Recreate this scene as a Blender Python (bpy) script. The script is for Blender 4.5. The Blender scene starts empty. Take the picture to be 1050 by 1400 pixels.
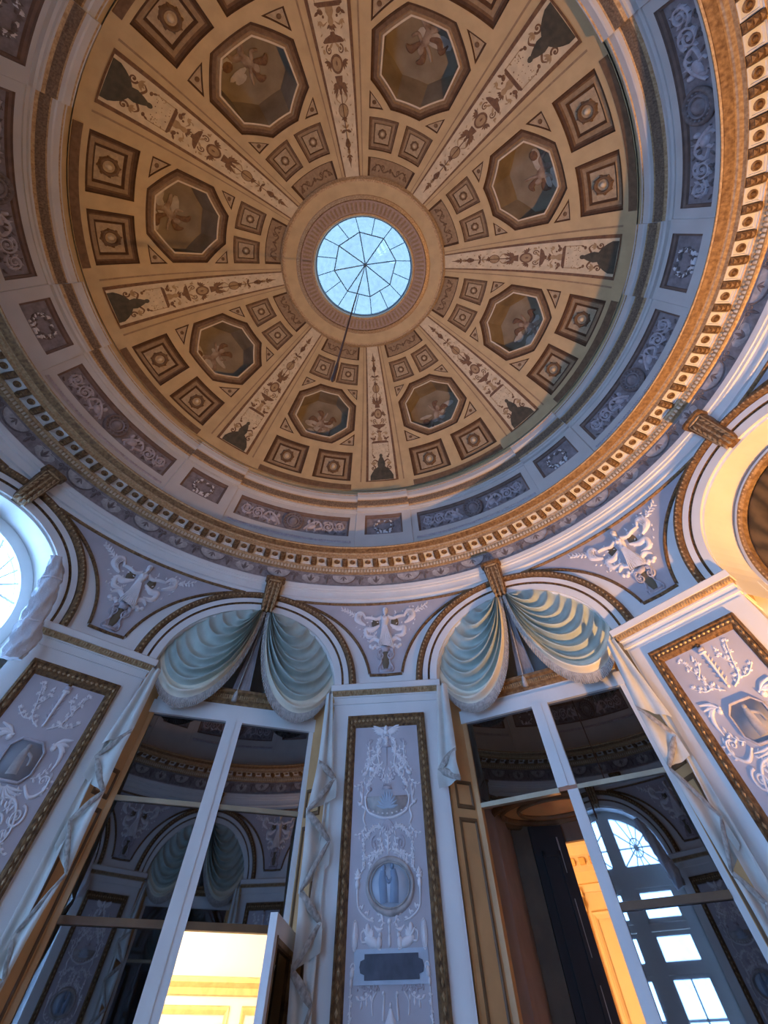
import bpy, math, random
from math import sin, cos, pi, radians, sqrt, atan2, asin, hypot
from mathutils import Vector, Matrix
from mathutils.geometry import delaunay_2d_cdt

scene = bpy.context.scene
COL = scene.collection
rnd = random.Random(7)

# ------------------------------------------------------------------ camera
def look_matrix(pitch, yaw, roll, loc):
    F = Vector((sin(yaw) * cos(pitch), cos(yaw) * cos(pitch), sin(pitch)))
    Rt = Vector((cos(yaw), -sin(yaw), 0.0))
    U = Rt.cross(F)
    R2 = cos(roll) * Rt + sin(roll) * U
    U2 = -sin(roll) * Rt + cos(roll) * U
    m = Matrix((R2, U2, -F)).transposed().to_4x4()
    m.translation = loc
    return m

cd = bpy.data.cameras.new('camera')
cam = bpy.data.objects.new('camera', cd)
COL.objects.link(cam)
cd.sensor_fit = 'AUTO'
cd.sensor_width = 36.0
cd.lens = 433.787 * 36.0 / 1400.0
cd.shift_x = 4.342 / 1400.0
cd.shift_y = -197.07 / 1400.0
cd.clip_start = 0.02
cam.matrix_world = look_matrix(radians(66.541), radians(-4.583), radians(-1.050), Vector((0.37784, -0.71239, 1.55)))
scene.camera = cam

# ------------------------------------------------------------------ world, light, exposure
w = bpy.data.worlds.new('sky')
scene.world = w
w.use_nodes = True
bg = w.node_tree.nodes['Background']
bg.inputs['Color'].default_value = (0.40, 0.66, 1.0, 1)
bg.inputs['Strength'].default_value = 11.5
scene.view_settings.view_transform = 'Standard'
scene.view_settings.look = 'None'
scene.view_settings.gamma = 1.0
scene.view_settings.use_curve_mapping = False
scene.view_settings.exposure = 1.6
scene.cycles.use_denoising = True
scene.cycles.max_bounces = 8
scene.cycles.diffuse_bounces = 5
scene.cycles.glossy_bounces = 4
scene.cycles.transparent_max_bounces = 12

def lamp(name, kind, loc, power, color, radius=0.1, target=None, **kw):
    d = bpy.data.lights.new(name, kind)
    d.energy = power
    d.color = color
    if kind == 'AREA':
        d.shape = 'RECTANGLE'
        d.size = kw.get('sx', 1)
        d.size_y = kw.get('sy', 1)
    else:
        d.shadow_soft_size = radius
    if kind == 'SPOT':
        d.spot_size = radians(kw.get('angle', 90))
        d.spot_blend = kw.get('blend', 0.5)
    o = bpy.data.objects.new(name, d)
    COL.objects.link(o)
    o.location = loc
    if target is not None:
        o.rotation_euler = (Vector(target) - Vector(loc)).to_track_quat('-Z', 'Y').to_euler()
    return o

def polar(r, az, z=0.0):
    a = radians(az)
    return Vector((r * sin(a), r * cos(a), z))

def portal(name, az, dist, z, sx, sy):
    o = lamp(name, 'AREA', polar(dist, az, z), 1, (1, 1, 1), target=polar(0, az, z), sx=sx, sy=sy)
    o.data.cycles.is_portal = True

for n_, a_ in (('window_left_offscreen', -67.5), ('window_left_rear_offscreen', -112.5), ('window_rear_offscreen', -157.5)):
    portal(n_, a_, 4.50, 2.45, 2.0, 3.4)
o_ = lamp('skylight_daylight', 'AREA', (0, 0, 9.6), 1, (1, 1, 1), target=(0, 0, 0), sx=2.2, sy=2.2)
o_.data.cycles.is_portal = True
WARM = (1.0, 0.55, 0.20)
lamp('warm_lamp_right_offscreen', 'SPOT', polar(3.0, 75, 0.4), 330, (1.0, 0.50, 0.15), 0.05, target=polar(2.3, 70, 6.0), angle=102, blend=0.5)

# ------------------------------------------------------------------ materials
MATS = {}
def mat(name, rgb, rough=0.6, metal=0.0, var=0.12, scale=6.0, bump=0.0, rgb2=None, spec=0.4, sheen=0.0):
    if name in MATS:
        return MATS[name]
    m = bpy.data.materials.new(name)
    m.use_nodes = True
    nt = m.node_tree
    b = nt.nodes['Principled BSDF']
    b.inputs['Roughness'].default_value = rough
    b.inputs['Metallic'].default_value = metal
    b.inputs['Specular IOR Level'].default_value = spec
    tc = nt.nodes.new('ShaderNodeTexCoord')
    nz = nt.nodes.new('ShaderNodeTexNoise')
    nz.inputs['Scale'].default_value = scale
    nz.inputs['Detail'].default_value = 8.0
    nt.links.new(tc.outputs['Object'], nz.inputs['Vector'])
    rp = nt.nodes.new('ShaderNodeValToRGB')
    c2 = rgb2 if rgb2 else tuple(c * (1 - var) for c in rgb)
    c1 = rgb if rgb2 else tuple(min(1, c * (1 + var * 0.6)) for c in rgb)
    rp.color_ramp.elements[0].position = 0.33
    rp.color_ramp.elements[1].position = 0.67
    rp.color_ramp.elements[0].color = (*c2, 1)
    rp.color_ramp.elements[1].color = (*c1, 1)
    nt.links.new(nz.outputs['Fac'], rp.inputs['Fac'])
    nt.links.new(rp.outputs['Color'], b.inputs['Base Color'])
    if bump:
        bp = nt.nodes.new('ShaderNodeBump')
        bp.inputs['Strength'].default_value = bump
        bp.inputs['Distance'].default_value = 0.01
        nz2 = nt.nodes.new('ShaderNodeTexNoise')
        nz2.inputs['Scale'].default_value = scale * 8
        nz2.inputs['Detail'].default_value = 4
        nt.links.new(tc.outputs['Object'], nz2.inputs['Vector'])
        nt.links.new(nz2.outputs['Fac'], bp.inputs['Height'])
        nt.links.new(bp.outputs['Normal'], b.inputs['Normal'])
    MATS[name] = m
    return m

WHITE = mat('white_paint', (0.74, 0.73, 0.69), 0.55, var=0.06, scale=3, bump=0.05)
LILAC = mat('lilac_panel', (0.47, 0.44, 0.455), 0.6, var=0.10, scale=4)
STUCCO = mat('white_stucco_relief', (0.80, 0.77, 0.76), 0.5, var=0.08, scale=12)
GREYREL = mat('grey_relief', (0.50, 0.46, 0.48), 0.55, var=0.2, scale=20)
DARKREL = mat('dark_relief', (0.19, 0.155, 0.145), 0.6, var=0.3, scale=25)
GOLD = mat('old_gilding', (0.36, 0.22, 0.10), 0.48, 0.35, scale=30, bump=0.35, rgb2=(0.15, 0.08, 0.035))
BRIGHTGOLD = mat('bright_gilding', (0.56, 0.40, 0.22), 0.42, 0.3, scale=40, bump=0.2, rgb2=(0.34, 0.21, 0.10))
BRONZE = mat('bronze_gilding', (0.30, 0.17, 0.07), 0.45, 0.4, scale=40, bump=0.6, rgb2=(0.09, 0.045, 0.02))
DRUMWHITE = mat('drum_paint', (0.58, 0.56, 0.52), 0.6, var=0.07, scale=3)
PANELGREY = mat('frieze_panel_ground', (0.27, 0.24, 0.245), 0.65, var=0.25, scale=14)
PANELEDGE = mat('frieze_panel_edge', (0.20, 0.135, 0.105), 0.6, var=0.2, scale=10)
STILE = mat('dome_stile_paint', (0.54, 0.395, 0.205), 0.65, var=0.10, scale=5, spec=0.12)
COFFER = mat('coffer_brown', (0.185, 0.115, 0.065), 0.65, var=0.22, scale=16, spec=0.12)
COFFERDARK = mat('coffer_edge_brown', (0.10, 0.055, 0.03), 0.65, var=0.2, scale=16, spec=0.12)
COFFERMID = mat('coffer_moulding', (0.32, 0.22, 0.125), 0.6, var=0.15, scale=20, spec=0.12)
COFFERPALE = mat('coffer_pale', (0.44, 0.33, 0.20), 0.6, var=0.18, scale=22, spec=0.12)
LIP = mat('coffer_lip', (0.66, 0.54, 0.36), 0.55, var=0.08, scale=10)
PAINTING = mat('painted_sky', (0.31, 0.25, 0.165), 0.85, scale=3.0, rgb2=(0.21, 0.16, 0.10), spec=0.05)
FIGURE = mat('painted_figure', (0.16, 0.085, 0.045), 0.6, scale=8.0, rgb2=(0.40, 0.30, 0.20))
FIGURELIGHT = mat('painted_cloud', (0.45, 0.38, 0.28), 0.6, scale=8.0, var=0.2)
BANDCREAM = mat('rib_band_cream', (0.62, 0.50, 0.31), 0.6, var=0.14, scale=9)
ARAB = mat('arabesque_brown', (0.21, 0.11, 0.045), 0.6, scale=20, rgb2=(0.12, 0.06, 0.03))
ARABDARK = mat('arabesque_dark', (0.05, 0.045, 0.028), 0.6, scale=12, rgb2=(0.09, 0.075, 0.045))
ARABMID = mat('arabesque_ochre', (0.38, 0.25, 0.12), 0.6, var=0.2, scale=20)
OCULUS = mat('oculus_mauve', (0.36, 0.25, 0.19), 0.55, var=0.18, scale=30)
FRIEZEGREY = mat('scroll_frieze_ground', (0.27, 0.235, 0.225), 0.6, var=0.25, scale=20)
LUNETTE = mat('lunette_grey', (0.45, 0.41, 0.38), 0.6, var=0.28, scale=18)
SWAG = mat('swag_sage_cloth', (0.43, 0.49, 0.43), 0.75, var=0.14, scale=7)
SWAGBAND = mat('swag_cream_border', (0.78, 0.72, 0.56), 0.75, var=0.08, scale=9)
FRINGE = mat('swag_grey_fringe', (0.47, 0.44, 0.40), 0.8, var=0.25, scale=40)
JABOT = mat('jabot_pale_cloth', (0.62, 0.62, 0.56), 0.75, var=0.14, scale=6)
JABOTHEM = mat('jabot_hem', (0.40, 0.36, 0.31), 0.8, var=0.4, scale=45)
WOOD = mat('warm_oak', (0.60, 0.34, 0.14), 0.5, var=0.15, scale=5)
WOODDARK = mat('dark_oak_moulding', (0.16, 0.085, 0.035), 0.5, var=0.2, scale=8)
BLACK = mat('black_paint', (0.012, 0.011, 0.012), 0.5, var=0.3, scale=6)
STEEL = mat('hinge_steel', (0.30, 0.30, 0.30), 0.4, 0.6)
GREYWALL = mat('grey_passage_wall', (0.30, 0.25, 0.23), 0.7, var=0.15, scale=6)
BARMETAL = mat('skylight_bar', (0.10, 0.17, 0.24), 0.5, 0.2)
CABLE = mat('brown_cable', (0.045, 0.025, 0.018), 0.7)
CREAM = mat('cream_room_paint', (0.80, 0.66, 0.44), 0.6, var=0.05, scale=3)
ROOMWHITE = mat('room_ceiling_white', (0.85, 0.80, 0.70), 0.6, var=0.04, scale=2)
PLASTIC = mat('plastic_wrap', (0.72, 0.74, 0.76), 0.35, var=0.12, scale=14, bump=0.5)
OVALBLUE = mat('cameo_blue', (0.22, 0.30, 0.40), 0.5, var=0.15, scale=12)
OVALPALE = mat('cameo_pale', (0.46, 0.53, 0.60), 0.5, var=0.12, scale=8)
PLAQUE = mat('dark_plaque', (0.065, 0.07, 0.095), 0.5, var=0.35, scale=12)
FLOORWOOD = mat('parquet', (0.28, 0.16, 0.08), 0.4, var=0.25, scale=3)

def mirror_mat(name, rgb):
    m = bpy.data.materials.new(name)
    m.use_nodes = True
    nt = m.node_tree
    b = nt.nodes['Principled BSDF']
    b.inputs['Metallic'].default_value = 1.0
    b.inputs['Roughness'].default_value = 0.015
    b.inputs['Base Color'].default_value = (*rgb, 1)
    return m
MIRROR = mirror_mat('dim_mirror_glass', (0.20, 0.21, 0.225))


def pane_mat(name, tint, gloss=0.06, milk=0.0):
    m = bpy.data.materials.new(name)
    m.use_nodes = True
    nt = m.node_tree
    nt.nodes.clear()
    out = nt.nodes.new('ShaderNodeOutputMaterial')
    tr = nt.nodes.new('ShaderNodeBsdfTransparent')
    gl = nt.nodes.new('ShaderNodeBsdfGlossy')
    gl.inputs['Roughness'].default_value = 0.03
    mx = nt.nodes.new('ShaderNodeMixShader')
    mx.inputs['Fac'].default_value = gloss
    tc = nt.nodes.new('ShaderNodeTexCoord')
    nz = nt.nodes.new('ShaderNodeTexNoise')
    nz.inputs['Scale'].default_value = 9.0
    nz.inputs['Detail'].default_value = 8.0
    nt.links.new(tc.outputs['Object'], nz.inputs['Vector'])
    rp = nt.nodes.new('ShaderNodeValToRGB')
    rp.color_ramp.elements[0].position = 0.25
    rp.color_ramp.elements[1].position = 0.6
    rp.color_ramp.elements[0].color = (*[c * 0.8 for c in tint], 1)
    rp.color_ramp.elements[1].color = (*tint, 1)
    nt.links.new(nz.outputs['Fac'], rp.inputs['Fac'])
    nt.links.new(rp.outputs['Color'], tr.inputs['Color'])
    nt.links.new(tr.outputs['BSDF'], mx.inputs[1])
    nt.links.new(gl.outputs['BSDF'], mx.inputs[2])
    nt.links.new(mx.outputs['Shader'], out.inputs['Surface'])
    MATS[name] = m
    return m
SKYPANE = pane_mat('skylight_glass', (0.034, 0.037, 0.036))
SKYPANE2 = SKYPANE
WINPANE = pane_mat('window_glass', (0.43, 0.50, 0.66))

def wavy_mat():
    m = bpy.data.materials.new('dark_veined_marble')
    m.use_nodes = True
    nt = m.node_tree
    b = nt.nodes['Principled BSDF']
    b.inputs['Roughness'].default_value = 0.35
    tc = nt.nodes.new('ShaderNodeTexCoord')
    wv = nt.nodes.new('ShaderNodeTexWave')
    wv.inputs['Scale'].default_value = 2.2
    wv.inputs['Distortion'].default_value = 9.0
    wv.inputs['Detail'].default_value = 4.0
    wv.inputs['Detail Scale'].default_value = 1.2
    nt.links.new(tc.outputs['Object'], wv.inputs['Vector'])
    rp = nt.nodes.new('ShaderNodeValToRGB')
    rp.color_ramp.elements[0].color = (0.035, 0.02, 0.008, 1)
    rp.color_ramp.elements[1].color = (0.13, 0.075, 0.03, 1)
    nt.links.new(wv.outputs['Fac'], rp.inputs['Fac'])
    nt.links.new(rp.outputs['Color'], b.inputs['Base Color'])
    return m
WAVY = wavy_mat()

# ------------------------------------------------------------------ mesh helpers
class MB:
    """collects geometry; build() turns it into one mesh datablock"""
    def __init__(self):
        self.v = []; self.f = []; self.m = []; self.mi = 0
    def add(self, verts, faces, mi=None):
        k = len(self.v)
        self.v += [tuple(p) for p in verts]
        self.f += [tuple(i + k for i in f) for f in faces]
        self.m += [self.mi if mi is None else mi] * len(faces)
    def box(self, x0, x1, y0, y1, z0, z1, mi=None):
        vs = [(x, y, z) for z in (z0, z1) for y in (y0, y1) for x in (x0, x1)]
        self.add(vs, [(0, 2, 3, 1), (4, 5, 7, 6), (0, 1, 5, 4), (2, 6, 7, 3), (0, 4, 6, 2), (1, 3, 7, 5)], mi)
    def grid(self, P, mi=None, closed_u=False, closed_v=False):
        nu = len(P); nv = len(P[0]); k = []
        vs = [p for row in P for p in row]
        for i in range(nu if closed_u else nu - 1):
            for j in range(nv if closed_v else nv - 1):
                a = i * nv + j; b = i * nv + (j + 1) % nv
                c = ((i + 1) % nu) * nv + (j + 1) % nv; d = ((i + 1) % nu) * nv + j
                k.append((a, b, c, d))
        self.add(vs, k, mi)
    def revolve(self, prof, mids, az0=-180.0, az1=180.0, n=96):
        full = abs(az1 - az0) >= 359.9
        m = n if full else n + 1
        for s in range(len(prof) - 1):
            (r0, z0), (r1, z1) = prof[s], prof[s + 1]
            rows = []
            for i in range(m):
                a = az0 + (az1 - az0) * i / n
                rows.append((polar(r0, a, z0), polar(r1, a, z1)))
            self.grid(rows, mids[s] if isinstance(mids, (list, tuple)) else mids, closed_u=full)
    def tube(self, pts, rad, n=8, mi=None, cap=True):
        pts = [Vector(p) for p in pts]; rows = []
        up = Vector((0, 0, 1)); prev = None
        for i, p in enumerate(pts):
            t = (pts[min(i + 1, len(pts) - 1)] - pts[max(i - 1, 0)]).normalized()
            if prev is None:
                nrm = t.cross(up)
                if nrm.length < 1e-3: nrm = t.cross(Vector((1, 0, 0)))
            else:
                nrm = prev - t * prev.dot(t)
            nrm.normalize(); prev = nrm
            b = t.cross(nrm)
            r = rad[i] if isinstance(rad, (list, tuple)) else rad
            rows.append([p + r * (cos(2 * pi * k / n) * nrm + sin(2 * pi * k / n) * b) for k in range(n)])
        k0 = len(self.v)
        self.grid(rows, mi, closed_v=True)
        if cap:
            self.f += [tuple(k0 + j for j in range(n)), tuple(k0 + (len(rows) - 1) * n + j for j in range(n))]
            self.m += [self.mi if mi is None else mi] * 2
    def build(self, name, mats, smooth=False, fn=None):
        me = bpy.data.meshes.new(name)
        vs = [fn(*p) for p in self.v] if fn else self.v
        me.from_pydata([tuple(p) for p in vs], [], self.f)
        for m in (mats if isinstance(mats, (list, tuple)) else [mats]):
            me.materials.append(m)
        me.polygons.foreach_set('material_index', self.m)
        if smooth:
            me.polygons.foreach_set('use_smooth', [True] * len(self.f))
        me.update()
        return me

class Rel(MB):
    """low relief drawn flat as (u across, v up, h towards the viewer)"""
    def blob(self, u, v, a, b, h, rot=0.0, n=9, mi=None, h0=0.0):
        c, s = cos(rot), sin(rot); vs = []
        for (k, hh) in ((1.0, h0), (0.86, h0 + 0.6 * h), (0.5, h0 + 0.92 * h)):
            for i in range(n):
                x = a * k * cos(2 * pi * i / n); y = b * k * sin(2 * pi * i / n)
                vs.append((u + c * x - s * y, v + s * x + c * y, hh))
        vs.append((u, v, h0 + h))
        fs = []
        for r in range(2):
            for i in range(n):
                j = (i + 1) % n
                fs.append((r * n + i, r * n + j, (r + 1) * n + j, (r + 1) * n + i))
        fs += [(2 * n + i, 2 * n + (i + 1) % n, 3 * n) for i in range(n)]
        self.add(vs, fs, mi)
    def stroke(self, pts, w, h, mi=None, h0=0.0):
        n = len(pts); rows = []
        for i, (u, v) in enumerate(pts):
            u0, v0 = pts[max(i - 1, 0)]; u1, v1 = pts[min(i + 1, n - 1)]
            L = hypot(u1 - u0, v1 - v0) or 1e-6
            nu, nv = -(v1 - v0) / L, (u1 - u0) / L
            ww = w[i] if isinstance(w, (list, tuple)) else w
            hh = h[i] if isinstance(h, (list, tuple)) else h
            rows.append([(u + nu * ww * k, v + nv * ww * k, h0 + hh * q) for k, q in ((-1, 0), (-0.65, 0.8), (0, 1), (0.65, 0.8), (1, 0))])
        self.grid(rows, mi)
    def curve(self, ctrl, w, h, n=14, mi=None, h0=0.0):
        """Catmull-Rom through ctrl"""
        P = [ctrl[0]] + list(ctrl) + [ctrl[-1]]; pts = []
        seg = len(ctrl) - 1
        for s in range(seg):
            p0, p1, p2, p3 = P[s], P[s + 1], P[s + 2], P[s + 3]
            for k in range(n if s < seg - 1 else n + 1):
                t = k / n
                pts.append(tuple(0.5 * (2 * p1[d] + (p2[d] - p0[d]) * t + (2 * p0[d] - 5 * p1[d] + 4 * p2[d] - p3[d]) * t * t
                                        + (3 * p1[d] - p0[d] - 3 * p2[d] + p3[d]) * t ** 3) for d in (0, 1)))
        if isinstance(w, (list, tuple)):
            m = len(pts)
            ww = []
            for i in range(m):
                x = i / (m - 1) * (len(w) - 1); a = min(int(x), len(w) - 2)
                ww.append(w[a] + (w[a + 1] - w[a]) * (x - a))
            w = ww
        self.stroke(pts, w, h, mi, h0)
    def leaf(self, u, v, L, W, ang, h, mi=None, h0=0.0):
        pts = [(u + cos(ang) * L * t, v + sin(ang) * L * t) for t in (0, 0.25, 0.55, 0.8, 1.0)]
        self.stroke(pts, [W * k for k in (0.15, 0.75, 1.0, 0.6, 0.03)], h, mi, h0)
    def spiral(self, u, v, r, turns, start, w, h, ccw=1, mi=None, n=14):
        m = int(n * turns) + 2
        pts = []
        for i in range(m):
            t = i / (m - 1); a = start + ccw * 2 * pi * turns * t; rr = r * (1 - 0.86 * t)
            pts.append((u + rr * cos(a), v + rr * sin(a)))
        self.stroke(pts, [w * (1 - 0.5 * i / (m - 1)) for i in range(m)], h, mi)
        self.blob(u, v, w * 1.2, w * 1.2, h, n=6, mi=mi)
    def ring(self, u, v, a, b, w, h, n=28, mi=None, h0=0.0):
        rows = []
        for i in range(n):
            t = 2 * pi * i / n
            rows.append([(u + (a + w * k) * cos(t), v + (b + w * k) * sin(t), h0 + h * q) for k, q in ((-1, 0), (-0.6, 0.8), (0, 1), (0.6, 0.8), (1, 0))])
        self.grid(rows, mi, closed_u=True)
    def plate(self, pts, h, mi=None, h0=0.0):
        n = len(pts)
        vs = [(u, v, h0) for u, v in pts] + [(u, v, h0 + h) for u, v in pts]
        fs = [tuple(range(n, 2 * n))] + [(i, (i + 1) % n, n + (i + 1) % n, n + i) for i in range(n)]
        self.add(vs, fs, mi)
    def disc(self, u, v, a, b, h, n=24, mi=None, h0=0.0):
        self.plate([(u + a * cos(2 * pi * i / n), v + b * sin(2 * pi * i / n)) for i in range(n)], h, mi, h0)
    def mirror(self, fn):
        k = len(self.v); f0 = len(self.f)
        fn(self)
        self.v += [(-u, v, h) for (u, v, h) in self.v[k:]]
        d = len(self.v) - k; d //= 2
        nf = self.f[f0:]; nm = self.m[f0:]
        self.f += [tuple(i + d for i in f) for f in nf]
        self.m += nm

def inside(p, poly):
    x, y = p; c = False; j = len(poly) - 1
    for i in range(len(poly)):
        xi, yi = poly[i]; xj, yj = poly[j]
        if (yi > y) != (yj > y) and x < (xj - xi) * (y - yi) / (yj - yi) + xi:
            c = not c
        j = i
    return c

def dens(poly, step, closed=True):
    out = []; n = len(poly)
    for i in range(n if closed else n - 1):
        a = poly[i]; b = poly[(i + 1) % n]
        k = max(1, int(math.ceil(hypot(b[0] - a[0], b[1] - a[1]) / step)))
        out += [(a[0] + (b[0] - a[0]) * t / k, a[1] + (b[1] - a[1]) * t / k) for t in range(k)]
    if not closed: out.append(poly[-1])
    return out

def sheet(outer, holes=(), extra=(), eps=1e-5):
    """triangulated flat region with holes -> (verts2d, faces)"""
    vs = []; es = []
    for loop in [outer] + list(holes):
        k = len(vs); vs += [Vector(p) for p in loop]
        es += [(k + i, k + (i + 1) % len(loop)) for i in range(len(loop))]
    for p in extra:
        if inside(p, outer) and not any(inside(p, h) for h in holes):
            vs.append(Vector(p))
    r = delaunay_2d_cdt(vs, es, [], 0, eps)
    V = [tuple(p) for p in r[0]]; F = []
    for f in r[2]:
        c = (sum(V[i][0] for i in f) / len(f), sum(V[i][1] for i in f) / len(f))
        if inside(c, outer) and not any(inside(c, h) for h in holes):
            F.append(tuple(f))
    return V, F

def obj(name, me, parent=None, rz=0.0, loc=(0, 0, 0), **props):
    o = bpy.data.objects.new(name, me)
    COL.objects.link(o)
    o.parent = parent
    o.location = loc
    o.rotation_euler = (0, 0, rz)
    for k, v in props.items():
        o[k] = v
    return o

def structure(name, me, label, cat):
    return obj(name, me, kind='structure', label=label, category=cat)

def thing(name, label, cat, az, dist, z=0.0, group=None, kind=None):
    o = bpy.data.objects.new(name, None)
    o.empty_display_size = 0.2
    COL.objects.link(o)
    o.location = polar(dist, az, z)
    o.rotation_euler = (0, 0, -radians(az))
    o['label'] = label; o['category'] = cat
    if group: o['group'] = group
    if kind: o['kind'] = kind
    o['_off'] = (dist, z)
    return o

def part(name, me, th, sub=None, **props):
    """me is in bay coordinates: x across, y distance from the room's axis, z up"""
    if sub is not None:
        return obj(name, me, sub, **props)
    d, z = th['_off']
    return obj(name, me, th, loc=(0, -d, -z), **props)

SECT = [k * 45.0 for k in range(8)]             # ribs and pilasters
BAYS = [22.5 + k * 45.0 for k in range(8)]      # arches and octagons
def rzof(az): return -radians(az)
def norm(az): return (az + 180) % 360 - 180

# ------------------------------------------------------------------ dome
DA, DH, DZ = 4.0, 2.72, 5.77
def domeP(az, t, h=0.0):
    tt = radians(t)
    nr, nz = cos(tt) / DA, sin(tt) / DH
    L = hypot(nr, nz)
    r = DA * cos(tt) - h * nr / L
    z = DZ + DH * sin(tt) - h * nz / L
    return polar(r, az, z)

T0, T1 = 11.0, 67.0
sqL = [(-13, 15.0), (-1.6, 15.0), (-1.6, 26.6), (-13, 26.6)]
sqR = [(1.6, 15.0), (13, 15.0), (13, 26.6), (1.6, 26.6)]
octo = [(-5.5, 29.4), (5.5, 29.4), (13, 35.4), (13, 44.8), (5.5, 50.2), (-5.5, 50.2), (-13, 44.8), (-13, 35.4)]
smL = [(-13, 52.2), (-1.5, 52.2), (-1.7, 59.4), (-13, 59.4)]
smR = [(1.5, 52.2), (13, 52.2), (13, 59.4), (1.7, 59.4)]
arcp = [(-13, 61.0), (13, 61.0), (13, 65.8), (-13, 65.8)]
tBL = [(-13.2, 29.4), (-8.0, 29.4), (-13.2, 34.0)]
tBR = [(13.2, 29.4), (13.2, 34.0), (8.0, 29.4)]
tTL = [(-13.2, 50.5), (-13.2, 46.8), (-8.0, 50.5)]
tTR = [(13.2, 50.5), (8.0, 50.5), (13.2, 46.8)]
HOLES = [dens(p, 1.9) for p in (sqL, sqR, octo, smL, smR, arcp, tBL, tBR, tTL, tTR)]

def build_dome():
    outer = dens([(-22.5, T0), (22.5, T0), (22.5, T1), (-22.5, T1)], 1.5)
    extra = [(-21 + 1.5 * i + 0.01, T0 + 1.6 + 1.6 * j) for i in range(29) for j in range(34)]
    V, F = sheet(outer, HOLES, extra)
    mb = MB()
    for az in BAYS:
        mb.add([domeP(az + u, v) for u, v in V], F)
    dome = structure('ceiling', mb.build('dome_shell', STILE, smooth=True), 'tan coffered dome with painted ribs around a round skylight', 'ceiling')

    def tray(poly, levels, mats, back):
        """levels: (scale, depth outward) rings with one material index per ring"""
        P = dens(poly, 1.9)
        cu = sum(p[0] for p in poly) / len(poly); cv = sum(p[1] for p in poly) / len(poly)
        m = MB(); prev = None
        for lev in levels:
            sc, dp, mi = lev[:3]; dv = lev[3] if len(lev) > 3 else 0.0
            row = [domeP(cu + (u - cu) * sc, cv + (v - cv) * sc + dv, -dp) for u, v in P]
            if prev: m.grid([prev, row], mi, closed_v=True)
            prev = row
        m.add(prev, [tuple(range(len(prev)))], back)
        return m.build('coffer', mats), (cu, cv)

    MC = [COFFER, COFFERDARK, COFFERMID, COFFERPALE, LIP, PAINTING]
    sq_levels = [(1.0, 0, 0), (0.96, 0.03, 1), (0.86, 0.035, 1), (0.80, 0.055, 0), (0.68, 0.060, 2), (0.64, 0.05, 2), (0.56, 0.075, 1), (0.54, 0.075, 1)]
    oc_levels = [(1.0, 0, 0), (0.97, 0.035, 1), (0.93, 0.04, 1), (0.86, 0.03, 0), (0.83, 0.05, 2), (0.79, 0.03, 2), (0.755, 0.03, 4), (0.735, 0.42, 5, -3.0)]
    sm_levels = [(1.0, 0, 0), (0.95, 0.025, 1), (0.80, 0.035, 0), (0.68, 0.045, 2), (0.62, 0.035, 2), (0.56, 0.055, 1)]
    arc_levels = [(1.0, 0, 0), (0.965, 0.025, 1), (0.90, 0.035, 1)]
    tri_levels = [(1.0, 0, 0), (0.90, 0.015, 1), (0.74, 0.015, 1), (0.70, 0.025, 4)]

    def dmap(cu, cv, depth):
        r = DA * cos(radians(cv))
        arc = hypot(DA * sin(radians(cv)), DH * cos(radians(cv))) * radians(1)
        def fn(u, v, h):
            return domeP(cu + math.degrees(u / r), cv + v / arc, -depth + h)
        return fn

    def rosette(r, rays=8):
        R = Rel()
        R.ring(0, 0, r, r, r * 0.26, r * 0.5, n=16)
        for k in range(rays):
            a = 2 * pi * k / rays
            R.leaf(r * 0.95 * cos(a), r * 0.95 * sin(a), r * 0.5, r * 0.22, a + 0.5, r * 0.35)
        R.blob(0, 0, r * 0.42, r * 0.42, r * 0.5, mi=1)
        return R

    def figure(kind):
        R = Rel()
        j = random.Random(kind + 11)
        rot = (-.5, .3, .9, -.2, .5, -.8, .1, .6)[kind]; fl = -1 if kind % 3 == 0 else 1
        def T(u, v):
            u *= fl
            return (cos(rot) * u - sin(rot) * v, sin(rot) * u + cos(rot) * v)
        def cv(pts, wd, mi=0, h=.010): R.curve([T(*p) for p in pts], wd, h, 6, mi)
        for k in range(7):          # clouds
            R.blob(j.uniform(-.30, .30), j.uniform(-.34, .10), j.uniform(.08, .17), j.uniform(.03, .07), .003, mi=1)
        R.blob(*T(0, .12), .050, .056, .014)
        cv([(0, .08), (.015, .0), (0, -.10)], [.040, .062, .048])
        cv([(.04, .05), (.12, .09), (.20, .15)], [.026, .022, .014])
        cv([(-.04, .04), (-.12, .0), (-.18, .06)], [.026, .022, .014])
        cv([(.02, -.10), (.09, -.17), (.05, -.28)], [.044, .034, .018])
        cv([(-.02, -.10), (-.11, -.14), (-.20, -.22)], [.044, .034, .018])
        cv([(-.04, .06), (-.13, .17), (-.22, .16)], [.02, .05, .01], 2)
        cv([(.03, .07), (.07, .20), (.0, .26)], [.02, .05, .01], 2)
        if kind % 2: cv([(.05, -.02), (.17, -.06), (.26, -.0), (.30, -.10)], [.02, .045, .04, .01], 2)
        else: R.blob(*T(.20, -.20), .075, .06, .010, mi=2)
        return R

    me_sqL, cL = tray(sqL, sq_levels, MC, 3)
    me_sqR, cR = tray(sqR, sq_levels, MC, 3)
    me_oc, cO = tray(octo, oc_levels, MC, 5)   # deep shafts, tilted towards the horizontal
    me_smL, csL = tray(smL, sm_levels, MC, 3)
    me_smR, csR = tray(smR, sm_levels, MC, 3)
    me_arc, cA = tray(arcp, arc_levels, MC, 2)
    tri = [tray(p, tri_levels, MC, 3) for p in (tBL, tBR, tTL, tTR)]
    ROS = [COFFER, LIP]
    ros_sq = [rosette(.10).build('rosette', ROS, True, dmap(*c, .072)) for c in (cL, cR)]
    ros_sm = [rosette(.055).build('rosette', ROS, True, dmap(*c, .053)) for c in (csL, csR)]
    sc = Rel()
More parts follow.
